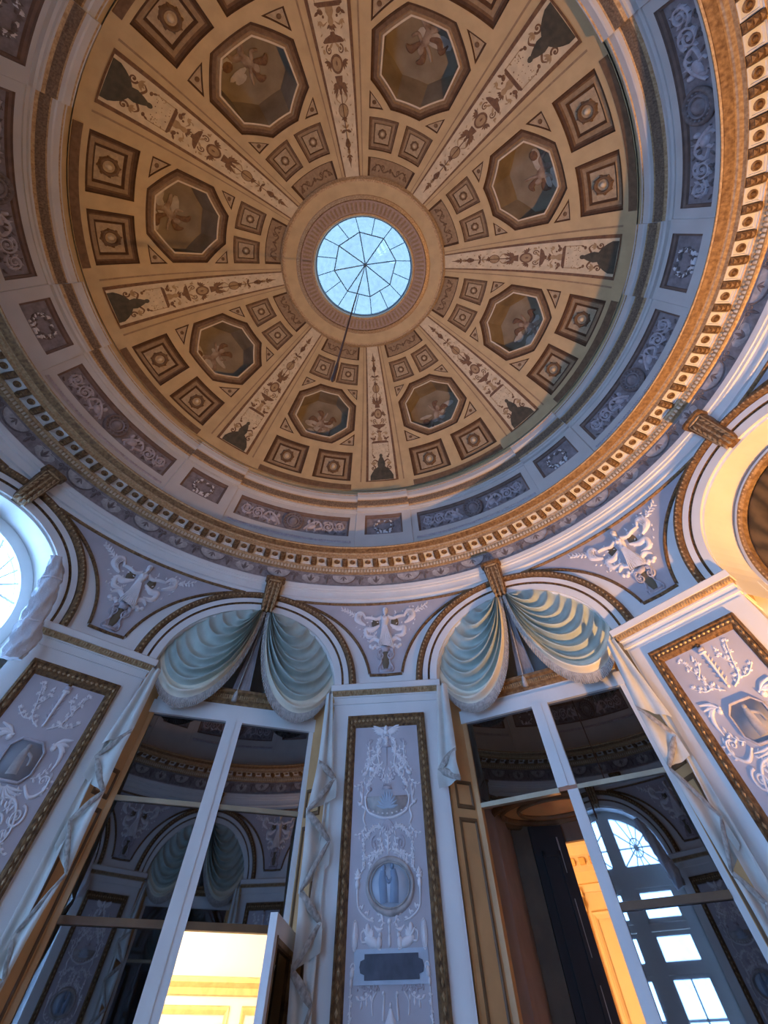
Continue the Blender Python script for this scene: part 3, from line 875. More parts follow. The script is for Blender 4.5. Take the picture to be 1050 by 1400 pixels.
# ------------------------------------------------------------------ arcade wall
RW = 3.93
ZS = 3.345
def wallP(s, z, h=0.0):
    return Vector(((RW - h) * sin(s / RW), (RW - h) * cos(s / RW), z))
def ell(a, b, n, z0=ZS, t0=0.0, t1=pi):
    return [(a * cos(t0 + (t1 - t0) * k / n), z0 + b * sin(t0 + (t1 - t0) * k / n)) for k in range(n + 1)]
AI, BI = 0.97, 0.68       # opening
def build_arcade():
    half = radians(22.5) * RW
    def arch(a, b): return [(a, 3.20)] + ell(a, b, 40) + [(-a, 3.20)]
    outer = [(-half, 3.20)] + [(-AI, 3.20)] + ell(AI, BI, 40)[::-1] + [(AI, 3.20), (half, 3.20)]
    outer += [(half, 3.20 + .17 * k) for k in range(1, 7)] + [(half - 2 * half * k / 30, 4.26) for k in range(31)] + [(-half, 3.20 + .17 * k) for k in range(6, 0, -1)]
    V, F = sheet(outer, [], [(-half + .1 * i, 3.3 + .1 * j) for i in range(1, 31) for j in range(0, 10)])
    mb = MB()
    for az in BAYS:
        R = Matrix.Rotation(rzof(az), 3, 'Z')
        mb.add([R @ wallP(s, z) for s, z in V], F)
        # soffit of the arch, running back
        edge = [(AI, 3.20)] + ell(AI, BI, 40) + [(-AI, 3.20)]
        mb.grid([[R @ wallP(s, z), R @ Vector((s, 4.36, z))] for s, z in edge], 0)
    wall = structure('wall_arcade', mb.build('arcade', WHITE, False), 'white ring wall of eight arches carrying the cornice', 'wall')
    # archivolt
    ar = MB()
    prof = [(0, 0), (0, .03), (.075, .03), (.080, .018), (.095, .018), (.100, .034), (.155, .034), (.160, .022), (.168, .050), (.20, .064), (.228, .050), (.236, .020), (.24, 0)]
    mids = [0, 0, 1, 1, 1, 0, 0, 1, 1, 1, 1, 1]
    ts = [pi * k / 64 for k in range(65)]
    rows = []
    for t in ts:
        rows.append([wallP((AI + w_) * cos(t), ZS + .02 + (BI + w_ * .88) * sin(t), h) for w_, h in prof])
    for i in range(len(prof) - 1):
        ar.grid([[r[i], r[i + 1]] for r in rows], mids[i])
    me_ar = ar.build('archivolt', [WHITE, BRONZE])
    bd = MB()
    for k in range(72):
        t = pi * (k + .5) / 72
        c = wallP((AI + .20) * cos(t), ZS + .02 + (BI + .176) * sin(t), .060)
        tx = Vector((-sin(t), 0, cos(t))) * .013; nx = Vector((cos(t), 0, sin(t))) * .013; y = Vector((0, -.016, 0))
        bd.add([c + tx, c + nx, c - tx, c - nx, c + y], [(0, 1, 4), (1, 2, 4), (2, 3, 4), (3, 0, 4)])
    me_bd = bd.build('bead_row', BRIGHTGOLD, True)
    # keystone: tapering gilt console with leaf
    ks = MB()
    sec = [(4.425, .135, .150), (4.40, .135, .150), (4.385, .112, .125), (4.33, .110, .130), (4.25, .100, .120), (4.15, .092, .108), (4.10, .088, .112), (4.06, .074, .09), (4.04, .050, .05)]
    rows = [[wallP(-w_, z, 0), wallP(-w_, z, h * .85), wallP(-w_ * .7, z, h), wallP(w_ * .7, z, h), wallP(w_, z, h * .85), wallP(w_, z, 0)] for z, w_, h in sec]
    ks.grid(rows, 0)
    ks.add(rows[0], [tuple(range(6))]); ks.add(rows[-1], [tuple(range(6))])
    me_ks = ks.build('keystone', BRONZE)
    kl = Rel()
    for k in range(7):
        for q in (-1, 0, 1):
            kl.leaf(q * .045, .13 - .05 * k, .055, .017, -pi / 2 + q * .35, .016)
    kl.stroke([(-.085, .14), (-.07, -.16)], .007, .012); kl.stroke([(.085, .14), (.07, -.16)], .007, .012)
    kl.blob(0, .155, .09, .012, .012)
    me_kl = kl.build('keystone_leaf', BRIGHTGOLD, True, lambda u, v, h: wallP(u, 4.22 + v, .108 + .10 * max(0, v) + h))

    # spandrel: recessed lilac field, gilt border, white dancing figure
    a2, b2 = 1.375, 0.905
    S0 = 2 * half                                   # neighbour bay's centre
    def bound(sgn):                                 # arc of the bay at left/right of the spandrel (local u, centre = pilaster axis)
        pts = []
        for k in range(25):
            t = radians(9 + (78 - 9) * k / 24)
            pts.append((-half + a2 * cos(t), ZS + b2 * sin(t)))
        return pts
    L = bound(1)                                    # from low to high, on the left
    L = [(u, v) for u, v in L if v > 3.47]
    top = 4.225
    L = [p for p in L if p[1] < top - .004]
    uL = L[-1][0]
    poly = L + [(uL - .02 + (2 * -uL + .04) * k / 16, top) for k in range(17)] + [(-u, v) for u, v in L[::-1]]
    V, F = sheet(poly, [], [(-1.2 + .09 * i, 3.45 + .09 * j) for i in range(28) for j in range(9)])
    fld = MB(); fld.add([wallP(u, v, .004) for u, v in V], F)
    me_f = fld.build('spandrel_field', LILAC)
    bo = Rel()
    bo.stroke(poly[:len(L)], [.016] * len(L), .022, 0)
    bo.stroke([(-u, v) for u, v in poly[:len(L)]], [.016] * len(L), .022, 0)
    bo.stroke(poly[len(L):len(L) + 17], [.014] * 17, .026, 1)
    bo.stroke([(poly[0][0], 3.478), (0, 3.474), (-poly[0][0], 3.478)], .012, .018, 0)
    me_bo = bo.build('spandrel_border', [BRONZE, GOLD], True, lambda u, v, h: wallP(u, v, .002 + h))
    fg = Rel()
    fg.curve([(.0, 4.015), (-.012, 3.95), (.0, 3.88), (.02, 3.80), (.01, 3.735)], [.042, .036, .055, .082, .100], .050)
    for k in range(9):
        fg.curve([(-.026 + .006 * k, 3.95), (-.045 + .012 * k, 3.86), (-.085 + .022 * k, 3.74)], [.005, .009, .006], .014, h0=.042)
    fg.blob(0, 4.03, .050, .052, .052); fg.blob(-.019, 4.032, .020, .020, .014, h0=.048); fg.blob(.019, 4.032, .020, .020, .014, h0=.048)
    fg.stroke([(0, 4.06), (.004, 4.098)], .015, .044)
    fg.blob(.004, 4.125, .030, .036, .056); fg.blob(.004, 4.148, .034, .022, .048)
    fg.blob(.0, 4.118, .006, .009, .012, h0=.052)
    for s in (-1, 1):
        fg.curve([(s * .040, 4.066), (s * .11, 4.040), (s * .18, 4.058), (s * .245, 4.062)], [.020, .016, .013, .009], .036)
        fg.blob(s * .255, 4.064, .016, .012, .032)
        fg.curve([(s * .25, 4.06), (s * .30, 4.12), (s * .36, 4.11), (s * .37, 4.05), (s * .31, 4.01), (s * .25, 3.98)], [.008, .024, .026, .030, .024, .006], .024)
        for k in range(4): fg.curve([(s * (.29 + .02 * k), 4.11), (s * (.32 + .016 * k), 4.05), (s * (.29 + .01 * k), 4.0)], .005, .012, h0=.018)
        fg.curve([(s * .07, 3.97), (s * .16, 3.93), (s * .24, 3.93), (s * .22, 3.86), (s * .12, 3.85)], [.008, .030, .030, .026, .006], .024)
        fg.curve([(s * .07, 3.80), (s * .14, 3.83), (s * .20, 3.79)], [.022, .024, .006], .026)
        for k in range(6): fg.blob(s * (.03 + .030 * k), 3.735 + .016 * (k % 2), .024, .020, .022, mi=0)
        fg.curve([(s * .37, 4.09), (s * .45, 4.12), (s * .55, 4.165)], [.008, .007, .003], .012)
        for k in range(12):
            u_ = .36 + .018 * k; dr = rnd.uniform(.4, 1.3) * (1 if k % 2 else -1)
            fg.leaf(s * u_, 4.09 + .36 * (u_ - .36), .045, .011, (.38 + dr) if s > 0 else pi - (.38 + dr), .014)
    for k in range(70):
        u = rnd.uniform(-.42, .42); v = rnd.uniform(3.80, 4.17)
        if abs(u) > .10 and abs(u) < .15 + (v - 3.6) * .62: fg.leaf(u, v, .028, .009, rnd.uniform(0, 2 * pi), .008)
    me_fg = fg.build('dancing_figure', STUCCO, True, lambda u, v, h: wallP(u, v, .004 + h))
    sc = Rel()
    for s in (-1, 1):
        sc.disc(s * .125, 3.995, .048, .058, .006, 14, 0)
        sc.spiral(s * .055, 3.655, .050, 1.4, pi / 2, .012, .026, -s, mi=1)
        sc.curve([(s * .02, 3.72), (s * .09, 3.70), (s * .05, 3.60), (s * .085, 3.545)], [.010, .014, .012, .008], .026, mi=1)
        sc.spiral(s * .065, 3.53, .028, 1.2, -pi / 2, .009, .022, s, mi=1)
    sc.plate([(-.055, 3.735), (.055, 3.735), (.035, 3.69), (-.035, 3.69)], .03, 1)
    sc.curve([(0, 3.69), (0, 3.62), (0, 3.53)], [.03, .055, .02], .010, mi=0)
    sc.plate([(-.075, 3.50), (.075, 3.50), (.06, 3.52), (-.06, 3.52)], .02, 1)
    me_sc = sc.build('scroll_pedestal', [mat('olive_ground', (.16, .12, .07), .6), GREYREL], True, lambda u, v, h: wallP(u, v, .004 + h))
    for az in BAYS:
        a = obj('archivolt', me_ar, wall, rzof(az)); obj('bead_row', me_bd, a, kind='stuff')
        k = obj('keystone', me_ks, wall, rzof(az)); obj('keystone_leaf', me_kl, k)
    for az in SECT:
        s = obj('spandrel_panel', me_f, wall, rzof(az)); obj('gilt_border', me_bo, s)
        obj('dancing_figure', me_fg, s); obj('scroll_pedestal', me_sc, s)
build_arcade()

# ------------------------------------------------------------------ pilasters
PY, PH = 3.85, 0.545
def pilaster_meshes():
    d = {}
    m = MB(); m.box(-PH, PH, PY, 4.40, 0.0, 3.225); m.box(-PH - .03, PH + .03, PY - .03, 4.40, 0, .22)
    m.box(-PH + .02, PH - .02, PY - .006, PY, .55, 3.19)
    d['body'] = m.build('pilaster_body', WHITE)
    def step(m, z0, z1, o0, o1, mi):
        a = [(-PH - o0, 4.40, z0), (-PH - o0, PY - o0, z0), (PH + o0, PY - o0, z0), (PH + o0, 4.40, z0)]
        b = [(-PH - o1, 4.40, z1), (-PH - o1, PY - o1, z1), (PH + o1, PY - o1, z1), (PH + o1, 4.40, z1)]
        m.grid([a, b], mi)
    m = MB()
    for z0, z1, o0, o1 in ((3.215, 3.215, 0, .012), (3.215, 3.232, .012, .012), (3.232, 3.232, .012, .006), (3.232, 3.268, .006, .006), (3.268, 3.268, .006, .016), (3.268, 3.278, .016, .016),
                           (3.318, 3.318, .034, .044), (3.318, 3.362, .044, .046), (3.362, 3.372, .046, .03)):
        step(m, z0, z1, o0, o1, 0)
    m.add([(-PH - .03, 4.40, 3.372), (-PH - .03, PY - .03, 3.372), (PH + .03, PY - .03, 3.372), (PH + .03, 4.40, 3.372)], [(0, 1, 2, 3)], 0)
    d['capital'] = m.build('capital', WHITE)
    m = MB(); step(m, 3.278, 3.286, .016, .022, 0); step(m, 3.286, 3.310, .022, .034, 0); step(m, 3.310, 3.318, .034, .034, 0)
    hw = PH + .03
    for k in range(46):
        x = -hw + 2 * hw * (k + .5) / 46
        m.add([(x - .010, PY - .025, 3.284), (x + .010, PY - .025, 3.284), (x + .010, PY - .036, 3.312), (x - .010, PY - .036, 3.312), (x, PY - .042, 3.297)], [(0, 1, 4), (1, 2, 4), (2, 3, 4), (3, 0, 4)], 1)
    d['gilt_band'] = m.build('gilt_band', [BRIGHTGOLD, BRIGHTGOLD])
    # gilt frame
    m = MB(); x1, x0, zt, zb = .39, .305, 3.122, .62
    levels = [(0.0, 0.0), (.004, .030), (.020, .036), (.028, .026), (.060, .030), (.072, .020), (.085, .002)]
    rows = [[(-x1 + o, PY - .006 - h, zb + o), (x1 - o, PY - .006 - h, zb + o), (x1 - o, PY - .006 - h, zt - o), (-x1 + o, PY - .006 - h, zt - o)] for o, h in levels]
    for i in range(len(rows) - 1): m.grid([rows[i], rows[i + 1]], 0, closed_v=True)
    n = 60
    for k in range(n):
        z = zb + .05 + (zt - zb - .1) * k / (n - 1)
        for s in (-1, 1):
            c = Vector((s * (x1 - .044), PY - .036, z))
            m.add([c + Vector((.011, 0, 0)), c + Vector((0, 0, .016)), c - Vector((.011, 0, 0)), c - Vector((0, 0, .016)), c + Vector((0, -.010, 0))], [(0, 1, 4), (1, 2, 4), (2, 3, 4), (3, 0, 4)], 1)
    for k in range(16):
        x = -.31 + .62 * k / 15; c = Vector((x, PY - .036, zt - .044))
        m.add([c + Vector((.016, 0, 0)), c + Vector((0, 0, .011)), c - Vector((.016, 0, 0)), c - Vector((0, 0, .011)), c + Vector((0, -.010, 0))], [(0, 1, 4), (1, 2, 4), (2, 3, 4), (3, 0, 4)], 1)
    d['frame'] = m.build('gilt_frame', [BRONZE, BRIGHTGOLD])
    m = MB(); m.grid([[(-.31, PY - .008, .70), (-.31, PY - .008, 3.05)], [.31, PY - .008, .70] and [(.31, PY - .008, .70), (.31, PY - .008, 3.05)]])
    d['panel'] = m.build('lilac_panel', LILAC)
    def pm(u, v, h): return (u, PY - .008 - h, v)

    def garland(R, pts, s=1.0, mi=0, seed=1, n=7):
        j = random.Random(seed)
        R.curve(pts, .003 * s, .006, 5, mi)
        for q in range(len(pts) - 1):
            for k in range(n):
                t = k / n
                u = pts[q][0] * (1 - t) + pts[q + 1][0] * t; v = pts[q][1] * (1 - t) + pts[q + 1][1] * t
                R.leaf(u, v, .028 * s, .0075 * s, j.uniform(0, 2 * pi), .008, mi)
                R.leaf(u, v, .022 * s, .0065 * s, j.uniform(0, 2 * pi), .010, mi)
                if k % 3 == 0: R.blob(u + j.uniform(-.012, .012), v + j.uniform(-.01, .01), .008 * s, .007 * s, .012, n=6, mi=mi)
    def sprig(R, u, v, L, ang, bend=.6, mi=0, n=6):
        pts = [(u + L * t * cos(ang + bend * t), v + L * t * sin(ang + bend * t)) for t in (0, .33, .66, 1.0)]
        R.stroke(pts, [.004, .0035, .003, .0015], .007, mi)
        for k in range(n):
            t = (k + 1) / n; a = ang + bend * t
            R.leaf(u + L * t * cos(a), v + L * t * sin(a), .028, .0075, a + (.9 if k % 2 else -.9), .008, mi)
    PA = []                                   # (name, relief, mirrored?)
    def piece(lst, name, fn, mirrored=True):
        R = Rel(); fn(R); lst.append((name, R, mirrored))
    def f(R):
        R.blob(0, 3.022, .020, .024, .022); R.blob(0, 2.995, .024, .016, .016)
        for sd in (-1, 1):
            for k in range(6): R.leaf(sd * .012, 3.005, .15 - .018 * k, .011, (.34 - .15 * k) if sd > 0 else pi - (.34 - .15 * k), .010)
    piece(PA, 'winged_head', f, False)
    def f(R):
        R.disc(0, 2.948, .022, .020, .014); R.curve([(0, 2.93), (0, 2.918), (0, 2.90)], [.008, .018, .010], .014, 4)
        R.plate([(-.05, 2.898), (.05, 2.898), (.035, 2.910), (-.035, 2.910)], .014, 1)
        R.stroke([(0, 2.895), (0, 2.78)], [.006, .002], .008, 1)
    piece(PA, 'urn', f, False)
    def f(R):
        garland(R, [(.03, 2.985), (.065, 2.95), (.085, 2.91), (.065, 2.86)], .9, 0, 2)
        R.curve([(.045, 2.905), (.085, 2.865), (.072, 2.80), (.10, 2.755)], [.004, .007, .005, .003], .010, 8)
        garland(R, [(.10, 2.86), (.15, 2.815), (.20, 2.775)], 1.0, 0, 5)
        sprig(R, .06, 2.84, .12, .9, -.5); sprig(R, .09, 2.79, .11, .1, .5)
    piece(PA, 'flower_garland', f)
    def f(R):
        R.stroke([(.165, 2.94), (.167, 2.80)], .004, .010); R.blob(.166, 2.80, .010, .008, .012, n=6)
        for k in range(5): R.leaf(.165, 2.90 + .006 * k, .045, .007, pi / 2 + (k - 2) * .45, .008, 1)
        for k in range(5): R.blob(.166, 2.88 - .016 * k, .007, .005, .010, n=6)
    piece(PA, 'torch_stem', f)
    def f(R):
        R.blob(.135, 2.765, .032, .016, .016, .3); R.blob(.165, 2.782, .012, .012, .018); R.curve([(.12, 2.755), (.115, 2.735), (.125, 2.72)], .005, .010, 4)
        R.curve([(.15, 2.755), (.155, 2.735), (.148, 2.72)], .005, .010, 4); R.curve([(.105, 2.77), (.085, 2.785), (.09, 2.80)], .004, .010, 4)
        R.blob(.20, 2.742, .028, .014, .014, -.4); R.blob(.225, 2.755, .011, .011, .016); R.leaf(.19, 2.75, .05, .012, 2.2, .010)
        garland(R, [(.05, 2.80), (.10, 2.75), (.15, 2.70), (.185, 2.66)], .8, 0, 9)
        sprig(R, .20, 2.72, .09, -1.2, .6)
    piece(PA, 'animal', f)
    def f(R):
        R.curve([(-.195, 2.615), (-.17, 2.54), (-.08, 2.505), (0, 2.497), (.08, 2.505), (.17, 2.54), (.195, 2.615)], .007, .016, 8)
        R.plate([(.185 * cos(pi + pi * k / 16), 2.612 + .105 * sin(pi + pi * k / 16)) for k in range(17)], .004, 2)
        for k in range(11): R.leaf(0, 2.548, .095, .011, pi * (k + .5) / 11, .012, 3)
        R.plate([(-.045, 2.648), (.045, 2.648), (.035, 2.665), (-.035, 2.665)], .014, 1)
        for k in range(5): R.blob(-.03 + .015 * k, 2.674, .006, .008, .012, n=6, mi=1)
        for k in range(9): R.blob(-.16 + .04 * k, 2.52 + .9 * (-.16 + .04 * k) ** 2, .010, .006, .014, n=6, mi=0)
    piece(PA, 'shell_bowl', f, False)
    def f(R):
        R.spiral(.055, 2.72, .030, 1.5, 0, .005, .010, 1, 1); sprig(R, .03, 2.69, .09, 1.2, -.4); sprig(R, .012, 2.68, .11, 1.5, -.3)
    piece(PA, 'volute', f)
    def f(R):
        R.blob(.155, 2.652, .020, .014, .018, mi=1); R.curve([(.155, 2.645), (.178, 2.63), (.187, 2.60)], .005, .012, 5)
        R.spiral(.16, 2.655, .024, 1.2, 2.0, .005, .012, -1)
        R.stroke([(.215, 2.67), (.222, 2.57)], [.003, .008], .012); R.leaf(.22, 2.60, .05, .010, 1.2, .010)
        R.curve([(.222, 2.565), (.19, 2.545), (.205, 2.50), (.18, 2.46)], [.007, .006, .008, .003], .012, 6)
        R.blob(.236, 2.575, .018, .013, .016); R.blob(.252, 2.585, .008, .008, .014, n=6)
        sprig(R, .19, 2.47, .08, -1.5, .8)
    piece(PA, 'bracket', f)
    def f(R):
        for k in range(7): R.leaf(0, 2.495, .075, .010, -pi / 2 + (k - 3) * .30, .012, 1)
        R.curve([(0, 2.43), (0, 2.37), (0, 2.325)], [.003, .010, .003], .010, 5)
        for k in range(6): R.leaf(0, 2.41 - .014 * k, .03, .007, (.5 if k % 2 else pi - .5), .008)
    piece(PA, 'leaf_tuft', f, False)
    def f(R):
        R.curve([(.02, 2.44), (.09, 2.455), (.15, 2.43), (.19, 2.39)], [.005, .005, .004, .002], .009, 6)
        garland(R, [(.02, 2.43), (.08, 2.46), (.14, 2.445), (.19, 2.40)], .8, 0, 12)
        R.spiral(.105, 2.378, .036, 1.6, pi / 2, .005, .010, -1, 1); sprig(R, .105, 2.36, .07, -1.2, .5); R.blob(.105, 2.37, .009, .014, .012, n=6, mi=1)
        garland(R, [(.195, 2.40), (.20, 2.35), (.19, 2.30), (.20, 2.25)], .7, 0, 15)
        garland(R, [(.05, 2.345), (.11, 2.325), (.15, 2.28)], .9, 0, 16)
        sprig(R, .03, 2.34, .08, .6, .5)
    piece(PA, 'tendril', f)
    def f(R):
        R.blob(.238, 2.205, .018, .022, .022); R.blob(.238, 2.232, .026, .010, .016); R.curve([(.238, 2.24), (.238, 2.255), (.238, 2.27)], [.008, .014, .003], .014, 4)
        for k in range(5): R.leaf(.238, 2.235, .03, .006, pi / 2 + (k - 2) * .5, .010)
        R.stroke([(.238, 2.185), (.238, 2.165)], .007, .014)
        R.curve([(.238, 2.165), (.225, 2.11), (.17, 2.075), (.11, 2.06)], [.006, .005, .005, .003], .011, 6)
        for k in range(5): R.leaf(.225 - .022 * k, 2.115 - .011 * k, .026, .007, 2.6 + .5 * (-1) ** k, .009)
    piece(PA, 'candle_lamp', f)
    def f(R):
        R.blob(.12, 1.988, .060, .022, .018, .25); R.blob(.072, 1.985, .020, .024, .022); R.blob(.066, 2.012, .012, .013, .022)
        for k in range(5): R.leaf(.13, 1.99, .075 - .008 * k, .011, .7 + .30 * k, .014)
        R.curve([(.085, 1.975), (.08, 1.965), (.06, 1.962)], .006, .012, 4); R.curve([(.16, 1.99), (.195, 1.99), (.20, 2.02), (.18, 2.03)], .005, .010, 5)
        R.blob(.155, 2.035, .018, .022, .018)
        R.curve([(.045, 2.035), (.08, 2.03), (.11, 2.045)], [.003, .009, .003], .010, 5); sprig(R, .03, 2.05, .06, .2, .8)
    piece(PA, 'griffin', f)
    def f(R):
        R.blob(.247, 2.012, .017, .052, .018); R.ring(.247, 2.012, .018, .054, .004, .012, 18)
    piece(PA, 'shield', f)
    def f(R):
        R.blob(.256, 1.888, .016, .020, .020); R.blob(.262, 1.858, .010, .016, .016); R.spiral(.25, 1.905, .018, 1.1, 0, .004, .010)
        R.stroke([(.264, 1.842), (.264, 1.68)], .004, .010); garland(R, [(.264, 1.82), (.262, 1.74), (.264, 1.66)], .6, 0, 61)
    piece(PA, 'hanging_lamp', f)
    def f(R):
        R.stroke([(.04, 1.82), (.046, 1.775), (.05, 1.745)], [.004, .008, .006], .014); R.blob(.045, 1.825, .010, .008, .014)
        R.curve([(.09, 1.83), (.12, 1.80), (.115, 1.76)], .004, .009, 5); sprig(R, .12, 1.84, .09, -.9, .5)
        garland(R, [(.08, 1.845), (.14, 1.83), (.22, 1.842)], .7, 1, 21); garland(R, [(.06, 1.70), (.13, 1.66), (.21, 1.68)], .9, 0, 25)
        garland(R, [(.05, 1.45), (.14, 1.35), (.20, 1.2), (.10, 1.0)], 1.2, 0, 26)
    piece(PA, 'lower_garland', f)
    def f(R):
        R.blob(0, 2.06, .015, .012, .014); R.blob(0, 2.032, .008, .020, .012); R.blob(0, 1.992, .011, .026, .014)
    piece(PA, 'pendant', f, False)
    def f(R):
        R.blob(0, 1.79, .008, .010, .014); R.stroke([(0, 1.78), (0, 1.755), (0, 1.73), (0, 1.68)], [.008, .024, .042, .028], .020)
    piece(PA, 'lower_urn', f, False)

    PB = []
    def f(R):
        R.blob(0, 3.038, .016, .016, .020, mi=2); R.plate([(-.020, 2.995), (.020, 2.995), (.028, 3.02), (-.028, 3.02)], .022, 1); R.disc(0, 2.988, .030, .008, .022, 14, 0)
        R.curve([(0, 2.98), (0, 2.90), (0, 2.79)], [.016, .013, .007], .020, 6); R.blob(0, 2.785, .012, .011, .018)
        for k in range(12): R.leaf(0, 2.80 + .014 * k, .040, .006, (.5 if k % 2 else pi - .5), .008, 1)
    piece(PB, 'torch', f, False)
    def f(R):
        j = random.Random(31)
        R.curve([(.035, 2.77), (.11, 2.81), (.15, 2.90), (.19, 2.985)], [.004, .0045, .004, .002], .010, 8)
        R.curve([(.10, 2.805), (.17, 2.80), (.24, 2.84)], [.003, .003, .0015], .008, 6); R.curve([(.145, 2.88), (.10, 2.92), (.08, 2.98)], [.003, .003, .0015], .008, 6)
        stem = [(.05, 2.78), (.09, 2.80), (.115, 2.83), (.135, 2.86), (.15, 2.90), (.165, 2.93), (.18, 2.96), (.19, 2.985), (.14, 2.80), (.18, 2.805), (.225, 2.825), (.12, 2.90), (.095, 2.93), (.082, 2.97)]
        for (u, v) in stem:
            for q in (-1, 1):
                a = j.uniform(.3, 2.8); R.stroke([(u, v), (u + .014 * cos(a), v + .014 * sin(a))], .0018, .006)
                for w_ in (-.6, .1, .8): R.leaf(u + .014 * cos(a), v + .014 * sin(a), j.uniform(.016, .024), .007, a + w_, .006)
    piece(PB, 'ivy_branch', f)
    def f(R):
        for k in range(6):
            R.curve([(.15 + .012 * k, 2.70 + .004 * k), (.20 + .010 * k, 2.735 - .016 * k), (.27 - .006 * k, 2.75 - .034 * k)], [.005, .014, .003], .012, 5)
        R.blob(.165, 2.69, .022, .018, .016); R.blob(.15, 2.705, .009, .009, .016, n=6)
    piece(PB, 'dolphin', f)
    def f(R):
        R.curve([(.13, 2.50), (.20, 2.455), (.265, 2.49), (.262, 2.55), (.22, 2.56)], [.008, .010, .009, .007, .003], .013, 7)
        R.spiral(.225, 2.535, .026, 1.3, 0, .005, .010); sprig(R, .24, 2.47, .09, .6, .6)
        sprig(R, .14, 2.53, .10, .2, .5)
    piece(PB, 'scroll_arm', f)
    def f(R):
        R.curve([(.02, 2.42), (.10, 2.44), (.17, 2.40), (.215, 2.30), (.16, 2.22)], [.005, .009, .008, .006, .002], .012, 8)
        R.spiral(.20, 2.37, .052, 1.7, pi / 2, .008, .013, -1); R.spiral(.09, 2.33, .045, 1.6, 0, .007, .012, 1)
        for k in range(10): R.leaf(.05 + .017 * k, 2.43 - .0006 * k * k * 3, .034, .009, (1.2 if k % 2 else -1.0), .009)
        sprig(R, .09, 2.30, .10, -.6, .8); sprig(R, .18, 2.30, .10, -1.3, .5); sprig(R, .10, 2.38, .09, .8, .6)
        garland(R, [(.05, 2.28), (.12, 2.22), (.20, 2.20), (.24, 2.10)], 1.0, 0, 40)
    piece(PB, 'rinceau', f)
    def f(R):
        garland(R, [(.04, 2.15), (.10, 2.05), (.20, 2.0), (.22, 1.9)], 1.0, 0, 41); garland(R, [(.05, 1.7), (.14, 1.55), (.20, 1.35), (.10, 1.1)], 1.2, 0, 42)
        R.spiral(.17, 1.80, .055, 1.6, 0, .007, .011); sprig(R, .05, 2.10, .12, .3, .6); sprig(R, .10, 1.92, .12, .2, .8); sprig(R, .08, 1.85, .13, -.5, .8)
    piece(PB, 'lower_garland', f)
    def f(R):
        for k in range(11):
            a = pi + pi * (k + .5) / 11
            R.curve([(.02 * cos(a), 2.485 + .01 * sin(a)), (.07 * cos(a), 2.48 + .045 * sin(a)), (.14 * cos(a), 2.485 + .075 * sin(a))], [.004, .010, .002], .013, 4)
        R.curve([(0, 2.41), (0, 2.30), (0, 2.1), (0, 1.9)], [.005, .013, .006, .012], .012, 8)
        for k in range(14): R.leaf(0, 2.36 - .032 * k, .045, .008, (.6 if k % 2 else pi - .6), .009)
    piece(PB, 'palm_fan', f, False)
    RM = [STUCCO, GREYREL, LUNETTE, OVALPALE]
    RMB = [STUCCO, GREYREL, BRONZE]
    def pmm(u, v, h): return pm(-u, v, h)
    for key, lst, ms in (('ornA', PA, RM), ('ornB', PB, RMB)):
        out = []
        for nm, R, mi_ in lst:
            out.append((nm, R.build(nm, ms, True, pm)))
            if mi_: out.append((nm, R.build(nm, ms, True, pmm)))
        d[key] = out
    O = Rel()
    cu, cv, a, b = .012, 2.198, .172, .108
    O.disc(cu, cv, a * .93, b * .93, .008, 36, 0); O.ring(cu, cv, a, b, .015, .026, 40, 1); O.ring(cu, cv, a * .86, b * .86, .005, .014, 36, 1, .006)
    # two standing figures in the cameo
    O.curve([(-.04, 2.255), (-.045, 2.21), (-.035, 2.125)], [.022, .034, .030], .012, mi=2, h0=.006); O.blob(-.035, 2.268, .017, .016, .014, mi=2, h0=.006)
    O.curve([(.035, 2.26), (.045, 2.21), (.04, 2.125)], [.022, .034, .036], .012, mi=2, h0=.006); O.blob(.03, 2.274, .017, .016, .014, mi=2, h0=.006)
    O.curve([(-.02, 2.23), (.0, 2.21), (.03, 2.225)], .010, .012, mi=2, h0=.006)
    d['oval'] = O.build('oval_cameo', [OVALPALE, LUNETTE, OVALBLUE], True, pm)
    Q = Rel()
    def plq(k): 
        w_, h_ = .185 * k, .042 * k; e = .034 * k
        return [(-w_, -h_), (w_, -h_), (w_, -h_ * .6), (w_ + e * .8, -h_ * .45), (w_ + e, 0), (w_ + e * .8, h_ * .45), (w_, h_ * .6), (w_, h_), (-w_, h_), (-w_, h_ * .6), (-w_ - e * .8, h_ * .45), (-w_ - e, 0), (-w_ - e * .8, -h_ * .45), (-w_, -h_ * .6)]
    Q.plate([(-.245, 1.85), (.265, 1.85), (.265, 1.965), (-.245, 1.965)], .008, 1)
    Q.plate([(.012 + u, 1.906 + v) for u, v in plq(1)], .014, 0)
    d['plaque'] = Q.build('dark_plaque', [PLAQUE, OVALPALE], False, pm)

    M = Rel()
    oc = [(-.075, 2.70), (.075, 2.70), (.125, 2.655), (.125, 2.545), (.075, 2.50), (-.075, 2.50), (-.125, 2.545), (-.125, 2.655)]
    M.plate(oc, .008, 0); M.stroke(oc + [oc[0]], .009, .022, 1)
    M.curve([(0, 2.655), (-.005, 2.60), (.0, 2.53)], [.022, .034, .040], .014, mi=2, h0=.006); M.blob(0, 2.668, .018, .017, .016, mi=2, h0=.006)
    M.curve([(.02, 2.64), (.06, 2.62), (.07, 2.58)], .010, .012, mi=2, h0=.006)
    d['octagon'] = M.build('octagonal_medallion', [mat('medallion_grey', (.30, .30, .31), .55), GREYREL, LUNETTE], True, pm)
    return d

